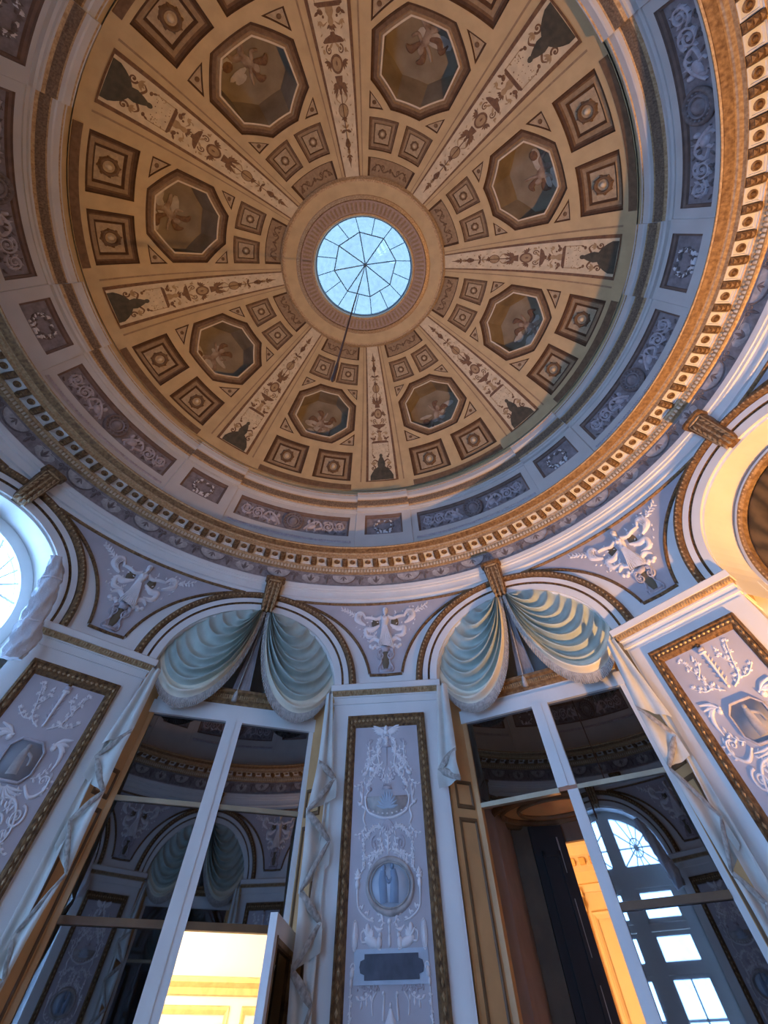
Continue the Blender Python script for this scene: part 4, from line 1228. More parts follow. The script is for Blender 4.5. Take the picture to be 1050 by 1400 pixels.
PM = pilaster_meshes()
PLABEL = {0: 'white pilaster with blue oval cameo between the two mirrored double doors',
          45: 'white pilaster with torch relief beside the dark marble arched recess',
          -45: 'white pilaster with torch relief between the plastic-wrapped curtain and the mirrored door',
          90: 'white pilaster between the two dark marble recesses', -90: 'white pilaster between two arched windows, next to the plastic-wrapped curtain',
          135: 'white pilaster between the dark marble recess and the closed mirrored door', -135: 'white pilaster between the two far arched windows',
          180: 'white pilaster with oval cameo facing the one between the open doors'}
for az in SECT:
    a = round(norm(az)) if round(norm(az)) != -180 else 180
    th = thing('pilaster', PLABEL[a], 'pilaster', az, PY, 0.0, 'pilasters around the rotunda')
    part('body', PM['body'], th)
    c = part('capital', PM['capital'], th); part('gilt_band', PM['gilt_band'], th, c)
    part('gilt_frame', PM['frame'], th)
    p = part('panel', PM['panel'], th)
    if a in (0, 180):
        for nm, me in PM['ornA']: part(nm, me, th, p)
        part('oval_cameo', PM['oval'], th, p); part('dark_plaque', PM['plaque'], th, p)
    else:
        for nm, me in PM['ornB']: part(nm, me, th, p)
        part('octagonal_medallion', PM['octagon'], th, p)

# ------------------------------------------------------------------ outer back walls of the eight bays
BY = 4.40
def bay_type(az):
    a = round(norm(az), 1)
    return {-22.5: 'doorL', 22.5: 'doorR', 157.5: 'doorB', -67.5: 'win', -112.5: 'win', -157.5: 'win', 67.5: 'niche', 112.5: 'niche'}[a]
def arch_loop(a, b, z0, zs, n=28):
    return [(-a, z0), (a, z0)] + ell(a, b, n, zs)
def build_back():
    mb = MB()
    for az in BAYS:
        R = Matrix.Rotation(rzof(az), 3, 'Z')
        t = bay_type(az)
        holes = []
        if t == 'doorL': holes = [[(-.02, 0.02), (.90, 0.02), (.90, 2.16), (-.02, 2.16)]]
        if t == 'doorR': holes = [[(-.98, 0.02), (.02, 0.02), (.02, 2.80), (-.98, 2.80)]]
        if t == 'win': holes = [arch_loop(.90, .63, .80, ZS)]
        half = BY * math.tan(radians(22.5)) + .02
        V, F = sheet([(-half, 0), (half, 0), (half, 4.75), (-half, 4.75)], holes)
        mb.add([R @ Vector((x, BY, z)) for x, z in V], F)
    mb.revolve([(3.92, 4.60), (4.9, 4.62)], 0, n=64)
    outer = [(4.22, 4.60), (4.24, 5.80)] + [(4.80 * cos(radians(t)), 5.72 + 3.55 * sin(radians(t))) for t in (16, 25, 34, 43, 52, 61, 68)] + [(1.06, 8.56)]
    mb.revolve(outer, 0, n=64)
    structure('wall_back', mb.build('back_wall', WHITE), 'white back wall of the arched bays', 'wall')
    f = MB(); f.add([polar(5.0, k * 7.5, 0) for k in range(48)], [tuple(range(48))])
    structure('floor', f.build('floor', FLOORWOOD), 'brown parquet floor of the rotunda', 'floor')
build_back()

# ------------------------------------------------------------------ mirrored double doors
YD = 4.0
def boxmesh(name, m, *boxes):
    b = MB()
    for bx in boxes: b.box(*bx)
    return b.build(name, m)
def pane(x0, x1, z0, z1, y=YD, m=None):
    b = MB(); b.box(x0, x1, y, y + .006, z0, z1); return b.build('pane', m or MIRROR)
def jamb_mesh(s, wood):
    b = MB()
    x0, y0, x1, y1 = .965, 3.79, .80, 3.99
    # splayed casing between pilaster and door plane
    pts = [(x0, y0), (x0 - .006, y0 + .02), (x1, y1), (x1, 4.06), (1.16, 4.18), (1.03, 3.86)]
    lo = [(s * x, y, 0.0) for x, y in pts]; hi = [(s * x, y, 3.30) for x, y in pts]
    b.grid([lo, hi], 0, closed_v=True); b.add(hi, [tuple(range(6))]); b.add(lo, [tuple(range(6))])
    return b.build('jamb', wood)
def jamb_panel(s, z0, z1):
    """recessed panel frame lying on the splayed casing"""
    d = Vector((-.159, .18, 0)).normalized(); n = Vector((-.18, -.159, 0)).normalized()
    o = Vector((.959, 3.81, 0)); b = MB()
    def P(t, z, h):
        p = o + d * t + n * h; return (s * p.x, p.y, z)
    t0, t1 = .035, .205
    lv = [(0, 0), (.004, .012), (.016, .012), (.024, .002)]
    rows = [[P(t0 + i, z0 + i, h), P(t1 - i, z0 + i, h), P(t1 - i, z1 - i, h), P(t0 + i, z1 - i, h)] for i, h in lv]
    for k in range(3): b.grid([rows[k], rows[k + 1]], 0, closed_v=True)
    return b.build('jamb_panel', WOODDARK)

def ajar(me, pivot, ang):
    c, s_ = cos(ang), sin(ang)
    for v in me.vertices:
        x, y = v.co.x - pivot[0], v.co.y - pivot[1]
        v.co.x = pivot[0] + c * x - s_ * y; v.co.y = pivot[1] + s_ * x + c * y
    return me
LEAF_ANG = radians(2.3)
def door_set(name, label, az, kind):
    th = thing(name, label, 'door', az, YD, 0.0, kind='structure')
    # gilt head moulding
    m = MB()
    prof = [(4.06, 3.195), (3.985, 3.195), (3.975, 3.21), (3.955, 3.225), (3.945, 3.26), (3.925, 3.275), (3.925, 3.295), (4.10, 3.30)]
    m.grid([[(-1.0, y, z) for y, z in prof], [1.0, 0, 0] and [(1.0, y, z) for y, z in prof]], 0)
    h = part('head_moulding', m.build('head_moulding', GOLD), th)
    m = MB()
    for k in range(90):
        x = -.98 + 1.96 * k / 89
        m.add([(x - .009, 3.95, 3.228), (x + .009, 3.95, 3.228), (x + .009, 3.942, 3.256), (x - .009, 3.942, 3.256), (x, 3.932, 3.24)], [(0, 1, 4), (1, 2, 4), (2, 3, 4), (3, 0, 4)])
    part('head_beads', m.build('head_beads', BRIGHTGOLD), th, h, kind='stuff')
    part('top_rail', boxmesh('top_rail', WHITE, (-.88, .88, 3.965, 4.05, 3.07, 3.16), (-.90, .90, 3.985, 4.05, 3.16, 3.20)), th)
    for s in (-1, 1):
        j = part('jamb', jamb_mesh(s, WOOD), th)
        part('jamb_panel', jamb_panel(s, 2.545, 2.70), th, j); part('jamb_panel', jamb_panel(s, .9, 2.50), th, j)
        x0, x1 = sorted((s * .77, s * .875))
        part('stile', boxmesh('stile', WOOD if s < 0 else WHITE, (x0, x1, 3.975, 4.05, 0, 3.08)), th)
    zl = 0.0
    low = 2.575 if kind == 'doorR' else 0.0
    part('mullion', boxmesh('mullion', WHITE, (-.078, .078, 3.955, 4.05, low, 3.08), (-.016, .016, 3.945, 3.96, low, 3.08)), th)
    if kind == 'doorR':
        part('meeting_stile', ajar(boxmesh('meeting_stile', WHITE, (-.005, .08, 3.965, 4.04, 0, 2.55)), (.82, 4.0), LEAF_ANG), th)
    TB = BRIGHTGOLD if False else mat('transom_bar_bronze', (.42, .34, .22), .35, .3)
    for s in (-1, 1):
        x0, x1 = sorted((s * .078, s * .77))
        q = part('pane', pane(x0, x1, 2.58, 3.07), th)
        part('transom_bar', boxmesh('transom_bar', TB, (x0, x1, 3.98, 4.03, 2.555, 2.58)), th)
        open_ = (kind == 'doorR' and s < 0)
        if not open_:
            turn = (lambda me: ajar(me, (.82, 4.0), LEAF_ANG)) if kind == 'doorR' else (lambda me: me)
            part('pane', turn(pane(x0, x1, 2.07, 2.555)), th)
            part('transom_bar', turn(boxmesh('transom_bar', WOODDARK, (x0, x1, 3.97, 4.03, 2.04, 2.07))), th)
            if not (kind == 'doorL' and s > 0):
                part('pane', turn(pane(x0, x1, .55, 2.04)), th)
                part('bottom_panel', turn(boxmesh('bottom_panel', WHITE, (x0, x1, 3.99, 4.03, 0, .55))), th)
    # ledge closing the recess above the door head
    m = MB(); m.add([(-1.05, 4.06, 3.29), (1.05, 4.06, 3.29), (1.05, 4.40, 3.29), (-1.05, 4.40, 3.29)], [(0, 1, 2, 3)])
    part('recess_ledge', m.build('recess_ledge', WOOD), th)
    if kind == 'doorL':
        # glazed leaf swung into the room
        hx, hy, fx, fy = .87, 3.975, .60, 3.255
        d = Vector((fx - hx, fy - hy, 0)); L = d.length; d.normalize(); n = Vector((d.y, -d.x, 0))
        def leafbox(b, t0, t1, h0, h1, z0, z1, mi=0):
            P = lambda t, h, z: (hx + d.x * t + n.x * h, hy + d.y * t + n.y * h, z)
            vs = [P(t, h, z) for z in (z0, z1) for h in (h0, h1) for t in (t0, t1)]
            b.add(vs, [(0, 2, 3, 1), (4, 5, 7, 6), (0, 1, 5, 4), (2, 6, 7, 3), (0, 4, 6, 2), (1, 3, 7, 5)], mi)
        b = MB()
        for t0, t1, z0, z1 in ((0, .085, 0.02, 2.035), (L - .085, L, 0.02, 2.035), (.085, L - .085, 1.955, 2.035), (.085, L - .085, .02, .5)):
            leafbox(b, t0, t1, -.024, .024, z0, z1)
        lf = part('door_leaf', b.build('door_leaf', WHITE), th)
        b = MB(); leafbox(b, .085, L - .085, -.004, .004, .5, 1.955); part('leaf_pane', b.build('leaf_pane', MIRROR), th, lf)
        b = MB(); leafbox(b, .080, .095, -.030, .030, .48, 1.97); leafbox(b, L - .095, L - .080, -.030, .030, .48, 1.97); leafbox(b, .08, L - .08, -.030, .030, 1.945, 1.965)
        part('gilt_bead', b.build('gilt_bead', GOLD), th, lf)
    return th
door_set('door_1', 'mirrored double door with one leaf ajar onto a bright white room', -22.5, 'doorL')
door_set('door_2', 'mirrored double door with one side wide open to a dark passage', 22.5, 'doorR')
door_set('door_3', 'closed mirrored double door opposite the one ajar onto the bright room', 157.5, 'doorB')

# ------------------------------------------------------------------ drapery
def bez(p0, p1, p2, p3, t):
    a = (1 - t)
    return tuple(a ** 3 * p0[k] + 3 * a * a * t * p1[k] + 3 * a * t * t * p2[k] + t ** 3 * p3[k] for k in range(len(p0)))
def swag_point(i, j, seed=0.0):
    """i: 0 top strand .. 1 hem ; j: 0 at keystone .. 1 at the arch rim ; returns s,z,y"""
    K = (0.045 + .03 * (1 - i), 4.03)
    th = radians(84 - 84 * i ** .85 + 3)
    E = (.955 * cos(th), 3.375 + .665 * sin(th))
    L1 = (K[0] + (E[0] - K[0]) * .33, K[1] + (E[1] - K[1]) * .33)
    L2 = (K[0] + (E[0] - K[0]) * .70, K[1] + (E[1] - K[1]) * .70 - .02)
    H1 = (.07, 3.10); H2 = (.70, 2.90)
    q = i ** 1.15
    P1 = (L1[0] + (H1[0] - L1[0]) * q, L1[1] + (H1[1] - L1[1]) * q)
    P2 = (L2[0] + (H2[0] - L2[0]) * q, L2[1] + (H2[1] - L2[1]) * q)
    s, z = bez(K, P1, P2, E, j)
    env = sin(pi * min(1, j * 1.02)) ** .6
    ph = 9.0 * i ** 1.08 + .10 * sin(4.2 * j + seed) + .05 * sin(11 * i + seed)
    fr = ph - math.floor(ph)
    fold = (1 - abs(2 * fr - 1)) ** 2.0 * (.6 + .4 * sin(2.3 * math.floor(ph) + seed) ** 2)
    fine = .5 + .5 * sin(2 * pi * 21 * i + seed)
    y = 3.900 - .10 * i * env - .18 * (fold - .35) * (.30 + .70 * env) * (1 - .55 * j) - .010 * fine * (1 - j) - .02
    z -= .012 * (fold - .5) * env
    return s, z, y
def swag_mesh(side, i0, i1, ni, nj, m, seed, fringe=False):
    b = MB(); rows = []
    for a in range(ni + 1):
        i = i0 + (i1 - i0) * a / ni; row = []
        for c in range(nj + 1):
            j = c / nj
            s, z, y = swag_point(min(i, 1.0), j, seed)
            if fringe:
                e = (i - i0) / (i1 - i0)
                s0, z0, _ = swag_point(.95, j, seed); s1, z1, _ = swag_point(1.0, j, seed)
                L = hypot(s1 - s0, z1 - z0) or 1
                ext = .075 * (sin(pi * min(1, .06 + j * .94)) ** .45) * e
                s, z = s1 + (s1 - s0) / L * ext, z1 + (z1 - z0) / L * ext
                y = swag_point(1.0, j, seed)[2] - .006 + (.011 if c % 2 else -.004) * e
            row.append((side * s, y, z))
        rows.append(row)
    b.grid(rows)
    return b.build('swag', m, not fringe)
def swags(az, where):
    for side, nm in ((-1, 'left'), (1, 'right')):
        seed = 1.3 * side + az * .05
        lab = {('doorL', -1): 'sage swag over the door ajar, on the plastic-wrapped curtain side',
               ('doorL', 1): 'sage swag over the door ajar, on the oval cameo pilaster side',
               ('doorR', -1): 'sage swag over the wide open doorway, on the oval cameo pilaster side',
               ('doorR', 1): 'sage swag over the mirrored leaf, next to the dark marble recess',
               ('doorB', -1): 'sage swag over the closed mirrored door, marble recess side',
               ('doorB', 1): 'sage swag over the closed mirrored door, window side'}[(where, side)]
        th = thing('drapery_swag', lab, 'swag', az, 3.9, 3.2, 'fringed swags filling the arches')
        part('cloth', swag_mesh(side, 0, .88, 96, 44, SWAG, seed), th)
        part('cream_border', swag_mesh(side, .88, 1.0, 10, 44, SWAGBAND, seed), th)
        part('fringe', swag_mesh(side, 0, 1, 2, 150, FRINGE, seed, True), th)
    # gathered tail hanging between the swags
    lab = {'doorL': 'narrow grey tail hanging between the swags over the door ajar',
           'doorR': 'narrow grey tail hanging between the swags over the open doorway',
           'doorB': 'narrow grey tail hanging between the swags over the closed door'}[where]
    th = thing('drapery_tail', lab, 'drapery', az, 3.95, 3.2, 'tails between the swags')
    b = MB(); rows = []
    for a in range(13):
        t = a / 12; z = 4.02 - .74 * t; wd = .012 + .085 * t ** 1.1
        rows.append([(-.03 * t + wd * (-1 + 2 * c / 14), 3.965 + .018 * t * cos(c * pi * 0.95), z - (.045 * (c / 14) if a == 12 else 0)) for c in range(15)])
    b.grid(rows)
    part('tail_cloth', b.build('tail_cloth', mat('tail_grey', (.30, .27, .27), .8, var=.2, scale=14), True), th)
    b = MB(); b.tube([(.0, 3.925, 4.0), (-.03, 3.935, 3.60), (-.06, 3.94, 3.30)], .006, 6); b.tube([(-.06, 3.94, 3.31), (-.063, 3.94, 3.27), (-.066, 3.94, 3.21)], [.010, .022, .028], 8)
    part('tassel', b.build('tassel', FRINGE, True), th)
swags(-22.5, 'doorL'); swags(22.5, 'doorR'); swags(157.5, 'doorB')

def jabot(az, side, zig, label, y=3.645):
    """cascade of folded flaps; zig = (s, z) edge points, alternating out / in"""
    zig = [(s_ * .955 + (.024 if side > 0 else .0), 1.55 + (z_ - 1.55) * .955) for s_, z_ in zig]
    th = thing('jabot_curtain', label, 'curtain', az, 3.8, 1.5, 'cascading side curtains')
    out = 1.03
    # upper straight fall
    b = MB(); top = zig[0]; nxt = zig[1]
    rows = []
    for a in range(13):
        t = a / 12; z = top[1] + (nxt[1] - top[1]) * t
        e = top[0] + (nxt[0] - top[0]) * t
        o = .91 + .09 * t
        rows.append([(side * (e + (o - e) * c / 12), y + .03 - .045 * abs(sin(pi * (1.6 * c / 12 + .15 * t))), z - .09 * (c / 12) * t) for c in range(13)])
    b.grid(rows)
    part('upper_fall', b.build('upper_fall', JABOT, True), th)
    if len(zig) > 4:
        b = MB(); rows = []
        n_ = 40; z1_ = zig[1][1] + .05; z2_ = zig[-1][1] - .05
        for a in range(n_ + 1):
            t = a / n_; z = z1_ + (z2_ - z1_) * t
            inn = .915 + .02 * sin(9 * t)
            rows.append([(side * (inn + (.985 - inn) * c / 8), y + .03 - .015 * sin(pi * 2.2 * c / 8 + 3 * t), z) for c in range(9)])
        b.grid(rows); part('back_fall', b.build('back_fall', JABOT, True), th)
    k = 1; lay = 0
    while k + 2 < len(zig):
        P0, P1, P2 = zig[k], zig[k + 1], zig[k + 2]     # in, out, in
        b = MB(); rows = []
        for a in range(11):
            t = a / 10; row = []
            e0 = P0 if t < 1 else P0
            # flap spans from line (P0..P1) to line (P1'..P2)
            for c in range(11):
                q = c / 10
                up = (P0[0] + (P1[0] - P0[0]) * q, P0[1] + (P1[1] - P0[1]) * q + .03)
                dn = (P2[0] + (P1[0] - P2[0]) * q + .015 * q, P2[1] + (P1[1] - P2[1]) * q - .10 * q)
                s = up[0] + (dn[0] - up[0]) * t; z = up[1] + (dn[1] - up[1]) * t
                row.append((side * s, y + .012 + .022 * (lay % 2) - .055 * sin(pi * t) * (1 - .5 * q) - .02 * sin(2.5 * pi * q), z))
            rows.append(row)
        b.grid(rows)
        f = part('flap', b.build('flap', JABOT, True), th)
        # hem along both edges of the fold
        R = MB()
        for A_, B_ in ((P0, P1), (P1, P2)):
            rows = []
            for c in range(9):
                q = c / 8
                s = A_[0] + (B_[0] - A_[0]) * q; z = A_[1] + (B_[1] - A_[1]) * q
                wdt = .014 + .012 * sin(pi * q)
                rows.append([(side * s, y - .012 - .018 * sin(pi * q), z + wdt), (side * (s + .004), y - .028 - .018 * sin(pi * q), z), (side * s, y - .010 - .018 * sin(pi * q), z - wdt)])
            R.grid(rows)
        part('hem', R.build('hem', JABOTHEM, True), th, f)
        k += 2; lay += 1
    return th
ZL = [(.87, 3.34), (.855, 2.84), (1.035, 2.75), (.80, 2.555), (1.025, 2.42), (.82, 2.185), (1.01, 2.075), (.83, 1.90), (.99, 1.80), (.85, 1.55), (1.0, 1.4)]
ZM = [(.87, 3.34), (.855, 2.90), (1.04, 2.73), (.845, 2.555), (.985, 2.415), (.825, 2.20), (.96, 1.98), (.88, 1.85), (.96, 1.75), (.86, 1.55), (.98, 1.4)]
ZR_ = [(.85, 3.36), (.845, 2.87), (1.04, 2.77), (.84, 2.70)]
ZQ = [(.85, 3.34), (.80, 2.87), (.97, 2.68), (.80, 2.54), (.955, 2.30), (.83, 2.10), (.93, 2.0), (.84, 1.85), (.95, 1.7), (.85, 1.5), (.95, 1.4)]
jabot(-22.5, 1, ZL, 'long pale jabot curtain falling beside the oval cameo pilaster, by the bright room')
jabot(-22.5, -1, ZM, 'long pale jabot curtain beside the door ajar, next to the torch pilaster')
jabot(22.5, -1, ZR_, 'short pale jabot curtain ending high beside the oval cameo pilaster, over the open doorway')
jabot(22.5, 1, ZQ, 'long pale jabot curtain beside the mirrored leaf, towards the dark marble recess')
jabot(157.5, 1, ZL, 'long pale jabot curtain by the closed mirrored door, window side')
jabot(157.5, -1, ZM, 'long pale jabot curtain by the closed mirrored door, marble recess side')

# ------------------------------------------------------------------ windows and dark recesses
def window_set(name, label, az):
    th = thing(name, label, 'window', az, 4.25, .8, kind='structure')
    y0, y1 = 4.20, 4.28
    # frame: flat arched surround
    m = MB(); o = arch_loop(.965, .675, .78, ZS); i = arch_loop(.86, .585, .90, ZS)
    for (A_, ya, B_, yb) in ((o, y0, i, y0), (i, y0, i, y1), (o, y0, o, BY)):
        m.grid([[(x, ya, z) for x, z in A_], [(x, yb, z) for x, z in B_]], 0, closed_v=True)
    part('frame', m.build('frame', WHITE), th)
    def bar(name, *bx): part(name, boxmesh(name, WHITE, bx), th)
    bar('transom', -.86, .86, 4.19, 4.30, 3.13, 3.36)
    bar('mullion', -.13, .13, 4.18, 4.30, .80, 3.93)
    for sd in (-1, 1):
        bar('stile', *sorted((sd * .86, sd * .79)), 4.20, 4.29, .80, 3.20)
        x0, x1 = sorted((sd * .13, sd * .79))
        for z0, z1 in ((.85, 1.62), (1.68, 2.36), (2.42, 2.72), (2.80, 3.13)):
            cs = MB()
            for bx in ((x0, x0 + .045, z0, z1), (x1 - .045, x1, z0, z1), (x0, x1, z0, z0 + .045), (x0, x1, z1 - .045, z1)):
                cs.box(bx[0], bx[1], 4.215, 4.275, bx[2], bx[3])
            part('casement', cs.build('casement', WHITE), th)
            pn = MB(); pn.add([(x0, 4.25, z0), (x1, 4.25, z0), (x1, 4.25, z1), (x0, 4.25, z1)], [(0, 1, 2, 3)]); part('pane', pn.build('pane', WINPANE), th)
        for z in (1.65, 2.39, 2.76): bar('cross_rail', x0, x1, 4.20, 4.29, z - .035, z + .035)
        bar('muntin', (x0 + x1) / 2 - .012, (x0 + x1) / 2 + .012, 4.235, 4.265, 1.68, 2.36)
        bar('muntin', x0, x1, 4.235, 4.265, 2.0, 2.024)
        # quarter fan on each side of the mullion
        cx, cz = sd * .46, 3.56
        for k in range(6):
            an = pi * k / 6
            m = MB(); ends = []
            for q in (1, -1):
                L = .05
                while L < .6:
                    x = cx + q * L * cos(an); z = cz + q * L * sin(an)
                    if abs(x) > .86 or abs(x) < .13 or z < 3.36 or (x / .86) ** 2 + ((z - 3.345) / .585) ** 2 > 1: break
                    L += .02
                ends.append((cx + q * L * cos(an), 4.245, cz + q * L * sin(an)))
            m.tube(ends, .010, 6); part('fan_bar', m.build('fan_bar', WHITE), th)
        m = MB(); m.tube([(cx + .11 * cos(pi * k / 8), 4.245, cz + .11 * sin(pi * k / 8)) for k in range(17)], .009, 6); part('fan_ring', m.build('fan_ring', WHITE), th)
        V, F = sheet([(sd * x, z) for x, z in [(.13, 3.36)] + [(.86, 3.36)] + [(x, z) for x, z in ell(.86, .585, 40, 3.36) if x > .13 and z > 3.365] + [(.13, 3.36 + .585 * sqrt(1 - (.13 / .86) ** 2))]])
        m = MB(); m.add([(x, 4.255, z) for x, z in V], F); part('fan_pane', m.build('fan_pane', WINPANE), th)
    part('apron', boxmesh('apron', WHITE, (-1.12, 1.12, 4.12, 4.40, 0, .80)), th)
window_set('window_1', 'arched fanlight window behind the plastic-wrapped curtain', -67.5)
window_set('window_2', 'arched fanlight window between two other windows', -112.5)
window_set('window_3', 'arched fanlight window facing the wide open doorway, seen in its mirrored leaf', -157.5)

def niche(az, label):
    th = thing('wall_recess', label, 'recess', az, 4.2, 0, kind='structure')
    m = MB(); yb = 4.22
    o = arch_loop(.965, .675, .6, ZS, 40); f1 = arch_loop(.925, .645, .65, ZS, 40); f2 = arch_loop(.855, .59, .72, ZS, 40)
    levels = [(o, 4.22), (f1, 4.22)]
    m.grid([[(x, 4.22, z) for x, z in o], [(x, 4.22, z) for x, z in f1]], 0, closed_v=True)
    part('white_surround', m.build('white_surround', WHITE), th)
    m = MB()
    prof = [(0, 4.22), (.15, 4.185), (.5, 4.175), (.8, 4.19), (1, 4.23)]
    rows = [[(a[0] + (b[0] - a[0]) * t, y, a[1] + (b[1] - a[1]) * t) for a, b in zip(f1, f2)] for t, y in prof]
    for k in range(len(rows) - 1): m.grid([rows[k], rows[k + 1]], 0, closed_v=True)
    fr = part('gilt_frame', m.build('gilt_frame', GOLD), th)
    m = MB()
    for k in range(60):
        t = pi * (k + .5) / 60; c = Vector((.89 * cos(t), 4.176, ZS + .617 * sin(t)))
        tx = Vector((-sin(t), 0, cos(t))) * .011; nx = Vector((cos(t), 0, sin(t))) * .011
        m.add([c + tx, c + nx, c - tx, c - nx, c + Vector((0, -.012, 0))], [(0, 1, 4), (1, 2, 4), (2, 3, 4), (3, 0, 4)])
    part('bead_row', m.build('bead_row', BRIGHTGOLD, True), th, fr, kind='stuff')
    V, F = sheet(f2); m = MB(); m.add([(x, 4.24, z) for x, z in V], F)
    part('marble_panel', m.build('marble_panel', WAVY), th)
    part('lower_wall', boxmesh('lower_wall', WHITE, (-1.15, 1.15, 4.22, 4.40, 0, .7)), th)
    for s in (-1, 1):
        part('side_cheek', boxmesh('side_cheek', WHITE, (*sorted((s * .96, s * 1.2)), 4.14, 4.40, 0, ZS + .02)), th)
niche(67.5, 'arched recess of dark veined marble in a gilt frame beside the torch pilaster')
niche(112.5, 'arched recess of dark veined marble next to the closed mirrored door')

def wrapped_curtain(az, label, side=1):
    th = thing('wrapped_curtain', label, 'curtain', az, 3.9, 3.05)
    b = MB(); rows = []; j = random.Random(5)
    N = 26; Mn = 22
    path = [(.68, 3.76, 3.80), (.765, 3.71, 3.65), (.82, 3.67, 3.49), (.875, 3.64, 3.31), (.935, 3.60, 3.15), (.945, 3.59, 3.02)]
    rad = [.045, .075, .085, .085, .10, .075]
    for a in range(N + 1):
        x = a / N * (len(path) - 1); k = min(int(x), len(path) - 2); t = x - k
        p = [path[k][d] + (path[k + 1][d] - path[k][d]) * t for d in range(3)]; r = rad[k] + (rad[k + 1] - rad[k]) * t
        row = []
        for c in range(Mn):
            th_ = 2 * pi * c / Mn
            rr = r * (1 + .22 * sin(5 * th_ + 2.2 * a * .35) + .10 * sin(9 * th_ - a * .8)) + j.uniform(-.006, .006)
            row.append((side * (p[0] - .03 + rr * cos(th_)), p[1] + .6 * rr * sin(th_), p[2] + .25 * rr * cos(th_)))
        rows.append(row)
    b.grid(rows, closed_v=True); b.add(rows[0], [tuple(range(Mn))]); b.add(rows[-1], [tuple(range(Mn))])
    part('wrapped_cloth', b.build('wrapped_cloth', PLASTIC, True), th)
    b = MB()
    for (x, y, z, r) in ((.78, 3.70, 3.61, .085), (.89, 3.635, 3.27, .095)):
        b = MB(); b.tube([(side * (x - .03 + r * cos(q * pi / 8)), y + .65 * r * sin(q * pi / 8), z + .25 * r * cos(q * pi / 8)) for q in range(17)], .007, 5)
        part('tie', b.build('tie', STUCCO), th)
wrapped_curtain(-67.5, 'white plastic-wrapped curtain bundled at the edge of an arched window')
wrapped_curtain(-157.5, 'white plastic-wrapped curtain reflected in the door ajar', -1)

# ------------------------------------------------------------------ rooms seen through the doors
def rot_mesh(mb, az):
    R = Matrix.Rotation(rzof(az), 3, 'Z')
    mb.v = [tuple(R @ Vector(p)) for p in mb.v]
    return mb
def room(name, label, az, x0, x1, y0, y1, h, holes_front, wallm, ceilm):
    m = MB()
    V, F = sheet([(x0, 0), (x1, 0), (x1, h), (x0, h)], [holes_front])
    m.add([(x, y0, z) for x, z in V], F, 0)
    m.add([(x0, y1, 0), (x1, y1, 0), (x1, y1, h), (x0, y1, h)], [(0, 1, 2, 3)], 0)
    m.add([(x0, y0, 0), (x0, y1, 0), (x0, y1, h), (x0, y0, h)], [(0, 1, 2, 3)], 0)
    m.add([(x1, y0, 0), (x1, y1, 0), (x1, y1, h), (x1, y0, h)], [(0, 1, 2, 3)], 0)
    m.add([(x0, y0, h), (x1, y0, h), (x1, y1, h), (x0, y1, h)], [(0, 1, 2, 3)], 1)
    m.add([(x0, y0, -.005), (x1, y0, -.005), (x1, y1, -.005), (x0, y1, -.005)], [(0, 1, 2, 3)], 2)
    return structure(name, rot_mesh(m, az).build(name, [wallm, ceilm, FLOORWOOD]), label, 'room')
def frame_on(b, x0, x1, z0, z1, y, w_=.07, h=.03, mi=0):
    lv = [(0, 0), (.01, h), (w_ * .5, h * .8), (w_, .002)]
    rows = [[(x0 + o, y - q, z0 + o), (x1 - o, y - q, z0 + o), (x1 - o, y - q, z1 - o), (x0 + o, y - q, z1 - o)] for o, q in lv]
    for k in range(3): b.grid([rows[k], rows[k + 1]], mi, closed_v=True)

# bright white room behind door_1
roomA = room('wall_bright_room', 'bright white panelled room seen through the door ajar', -22.5, -1.8, 1.78, 4.46, 10.0, 3.0, [(-.05, 0.02), (.93, 0.02), (.93, 2.18), (-.05, 2.18)], ROOMWHITE, ROOMWHITE)
GOLDYEL = mat('yellow_gilding', (.74, .50, .22), .45, .1, var=.15, scale=12)
def child_world(name, mb, mats, parent, az):
    return obj(name, rot_mesh(mb, az).build(name, mats), parent)
m = MB()
prof = [(9.99, 2.18), (9.95, 2.19), (9.93, 2.235), (9.86, 2.27), (9.86, 2.30), (9.99, 2.32)]
m.grid([[(-1.8, y, z) for y, z in prof], [(1.78, y, z) for y, z in prof]])
child_world('room_cornice', m, GOLDYEL, roomA, -22.5)
for x0, x1 in ((-1.6, -.35), (-.15, 1.02), (1.2, 1.72)):
    m = MB(); frame_on(m, x0, x1, .5, 2.12, 9.985, .06); child_world('wall_frame', m, GOLDYEL, roomA, -22.5)
lamp('bright_room_lamp', 'POINT', Matrix.Rotation(rzof(-22.5), 3, 'Z') @ Vector((-.7, 7.6, 2.3)), 110, (1.0, .86, .64), .3)

# passage and warm room behind door_2
m = MB()
def wallq(b, a, c, z0, z1, mi): b.add([(a[0], a[1], z0), (c[0], c[1], z0), (c[0], c[1], z1), (a[0], a[1], z1)], [(0, 1, 2, 3)], mi)
wallq(m, (-.98, 4.06), (-.80, 4.42), 0, 2.80, 0); wallq(m, (-.80, 4.42), (-.80, 5.0), 0, 2.80, 0)
wallq(m, (.10, 4.06), (.75, 4.45), 0, 2.80, 0); wallq(m, (.75, 4.45), (.75, 5.0), 0, 2.80, 0)
wallq(m, (-.80, 5.0), (-.80, 5.02), 0, 2.8, 0)
m.add([(-1.0, 4.05, 2.63), (1.0, 4.05, 2.63), (1.0, 5.0, 2.63), (-1.0, 5.0, 2.63)], [(0, 1, 2, 3)], 1)
passage = structure('wall_passage', rot_mesh(m, 22.5).build('passage', [GREYWALL, WOOD]), 'grey passage beyond the wide open doorway', 'passage')
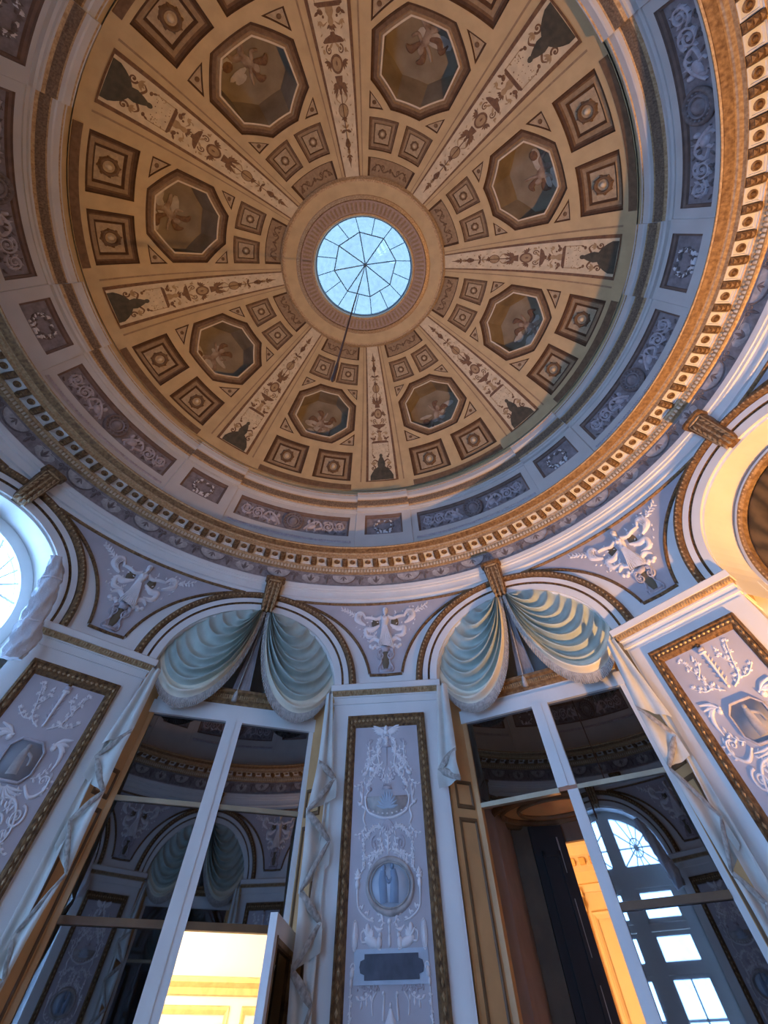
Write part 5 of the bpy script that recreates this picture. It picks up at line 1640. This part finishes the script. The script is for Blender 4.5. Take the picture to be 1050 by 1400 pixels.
for k, (r, z) in enumerate(((.62, 2.615), (.52, 2.62), (.36, 2.622))):
    m = MB(); m.tube([(-.25 + r * cos(2 * pi * q / 32), 4.62 + .42 * r / .62 * sin(2 * pi * q / 32), z) for q in range(33)], .026 - .005 * k, 8)
    child_world('ceiling_moulding', m, WOODDARK, passage, 22.5)
m = MB(); m.box(-.82, -.60, 4.90, 5.02, 0, 2.62); m.box(-.82, .75, 4.97, 5.02, 2.50, 2.63); m.box(.64, .75, 4.985, 5.02, 0, 2.62)
child_world('door_casing', m, WOODDARK, passage, 22.5)
roomB = room('wall_warm_room', 'warm amber room with classical cornice beyond the dark open door leaf', 22.5, -2.0, 2.0, 5.02, 7.6, 3.25, [(-.72, 0.02), (.66, 0.02), (.66, 2.51), (-.72, 2.51)], CREAM, CREAM)
m = MB()
prof = [(7.6, 2.58), (7.56, 2.58), (7.55, 2.63), (7.57, 2.64), (7.57, 2.72), (7.50, 2.75), (7.50, 2.78), (7.42, 2.82), (7.40, 2.88), (7.36, 2.90), (7.36, 2.94), (7.6, 2.97)]
m.grid([[(-2.0, y, z) for y, z in prof], [(2.0, y, z) for y, z in prof]])
child_world('room_cornice', m, CREAM, roomB, 22.5)
for k in range(30):
    x = -1.95 + .13 * k
    m = MB(); m.box(x, x + .07, 7.44, 7.52, 2.755, 2.80)
    child_world('dentil', m, GOLDYEL, roomB, 22.5)
for x0, x1 in ((-1.9, -1.0), (-.72, -.36), (-.12, .62), (.9, 1.9)):
    m = MB(); frame_on(m, x0, x1, .4, 2.46, 7.59, .05, .025); child_world('wall_panel', m, CREAM, roomB, 22.5)
for xc in (-.85, -.25, .75):
    m = MB(); m.box(xc - .07, xc + .07, 7.53, 7.6, 0, 2.46); m.box(xc - .09, xc + .09, 7.51, 7.6, 2.46, 2.49); m.box(xc - .08, xc + .08, 7.52, 7.6, 2.49, 2.55); m.box(xc - .10, xc + .10, 7.50, 7.6, 2.55, 2.59)
    child_world('room_pilaster', m, CREAM, roomB, 22.5)
lamp('warm_room_lamp', 'POINT', Matrix.Rotation(rzof(22.5), 3, 'Z') @ Vector((-1.3, 6.2, 1.8)), 30, (1.0, .56, .24), .2)

def dark_leaf():
    th = thing('door_leaf', 'black open door leaf with steel hinge plates before the warm amber room', 'door', 22.5, 5.0)
    hx, hy, fx, fy = -.61, 4.83, -.325, 4.945
    d = Vector((fx - hx, fy - hy, 0)); L = d.length; d.normalize(); n = Vector((d.y, -d.x, 0))
    def lb(b, t0, t1, h0, h1, z0, z1, mi=0):
        P = lambda t, h, z: (hx + d.x * t + n.x * h, hy + d.y * t + n.y * h, z)
        vs = [P(t, h, z) for z in (z0, z1) for h in (h0, h1) for t in (t0, t1)]
        b.add(vs, [(0, 2, 3, 1), (4, 5, 7, 6), (0, 1, 5, 4), (2, 6, 7, 3), (0, 4, 6, 2), (1, 3, 7, 5)], mi)
    b = MB(); lb(b, 0, L, -.022, .022, 0.01, 2.585)
    part('leaf_board', b.build('leaf_board', BLACK), th)
    for z0, z1 in ((.5, 1.35), (1.5, 2.45)):
        b = MB(); lb(b, .07, L - .07, .022, .034, z0, z0 + .03); lb(b, .07, L - .07, .022, .034, z1 - .03, z1); lb(b, .07, .10, .022, .034, z0, z1); lb(b, L - .10, L - .07, .022, .034, z0, z1)
        part('raised_frame', b.build('raised_frame', BLACK), th)
    for z0, z1 in ((2.34, 2.52), (1.98, 2.22), (1.72, 1.88)):
        b = MB(); lb(b, L - .075, L - .062, .022, .030, z0, z1); part('hinge_plate', b.build('hinge_plate', STEEL), th)
dark_leaf()

for o in list(COL.objects):
    if '_off' in o: del o['_off']
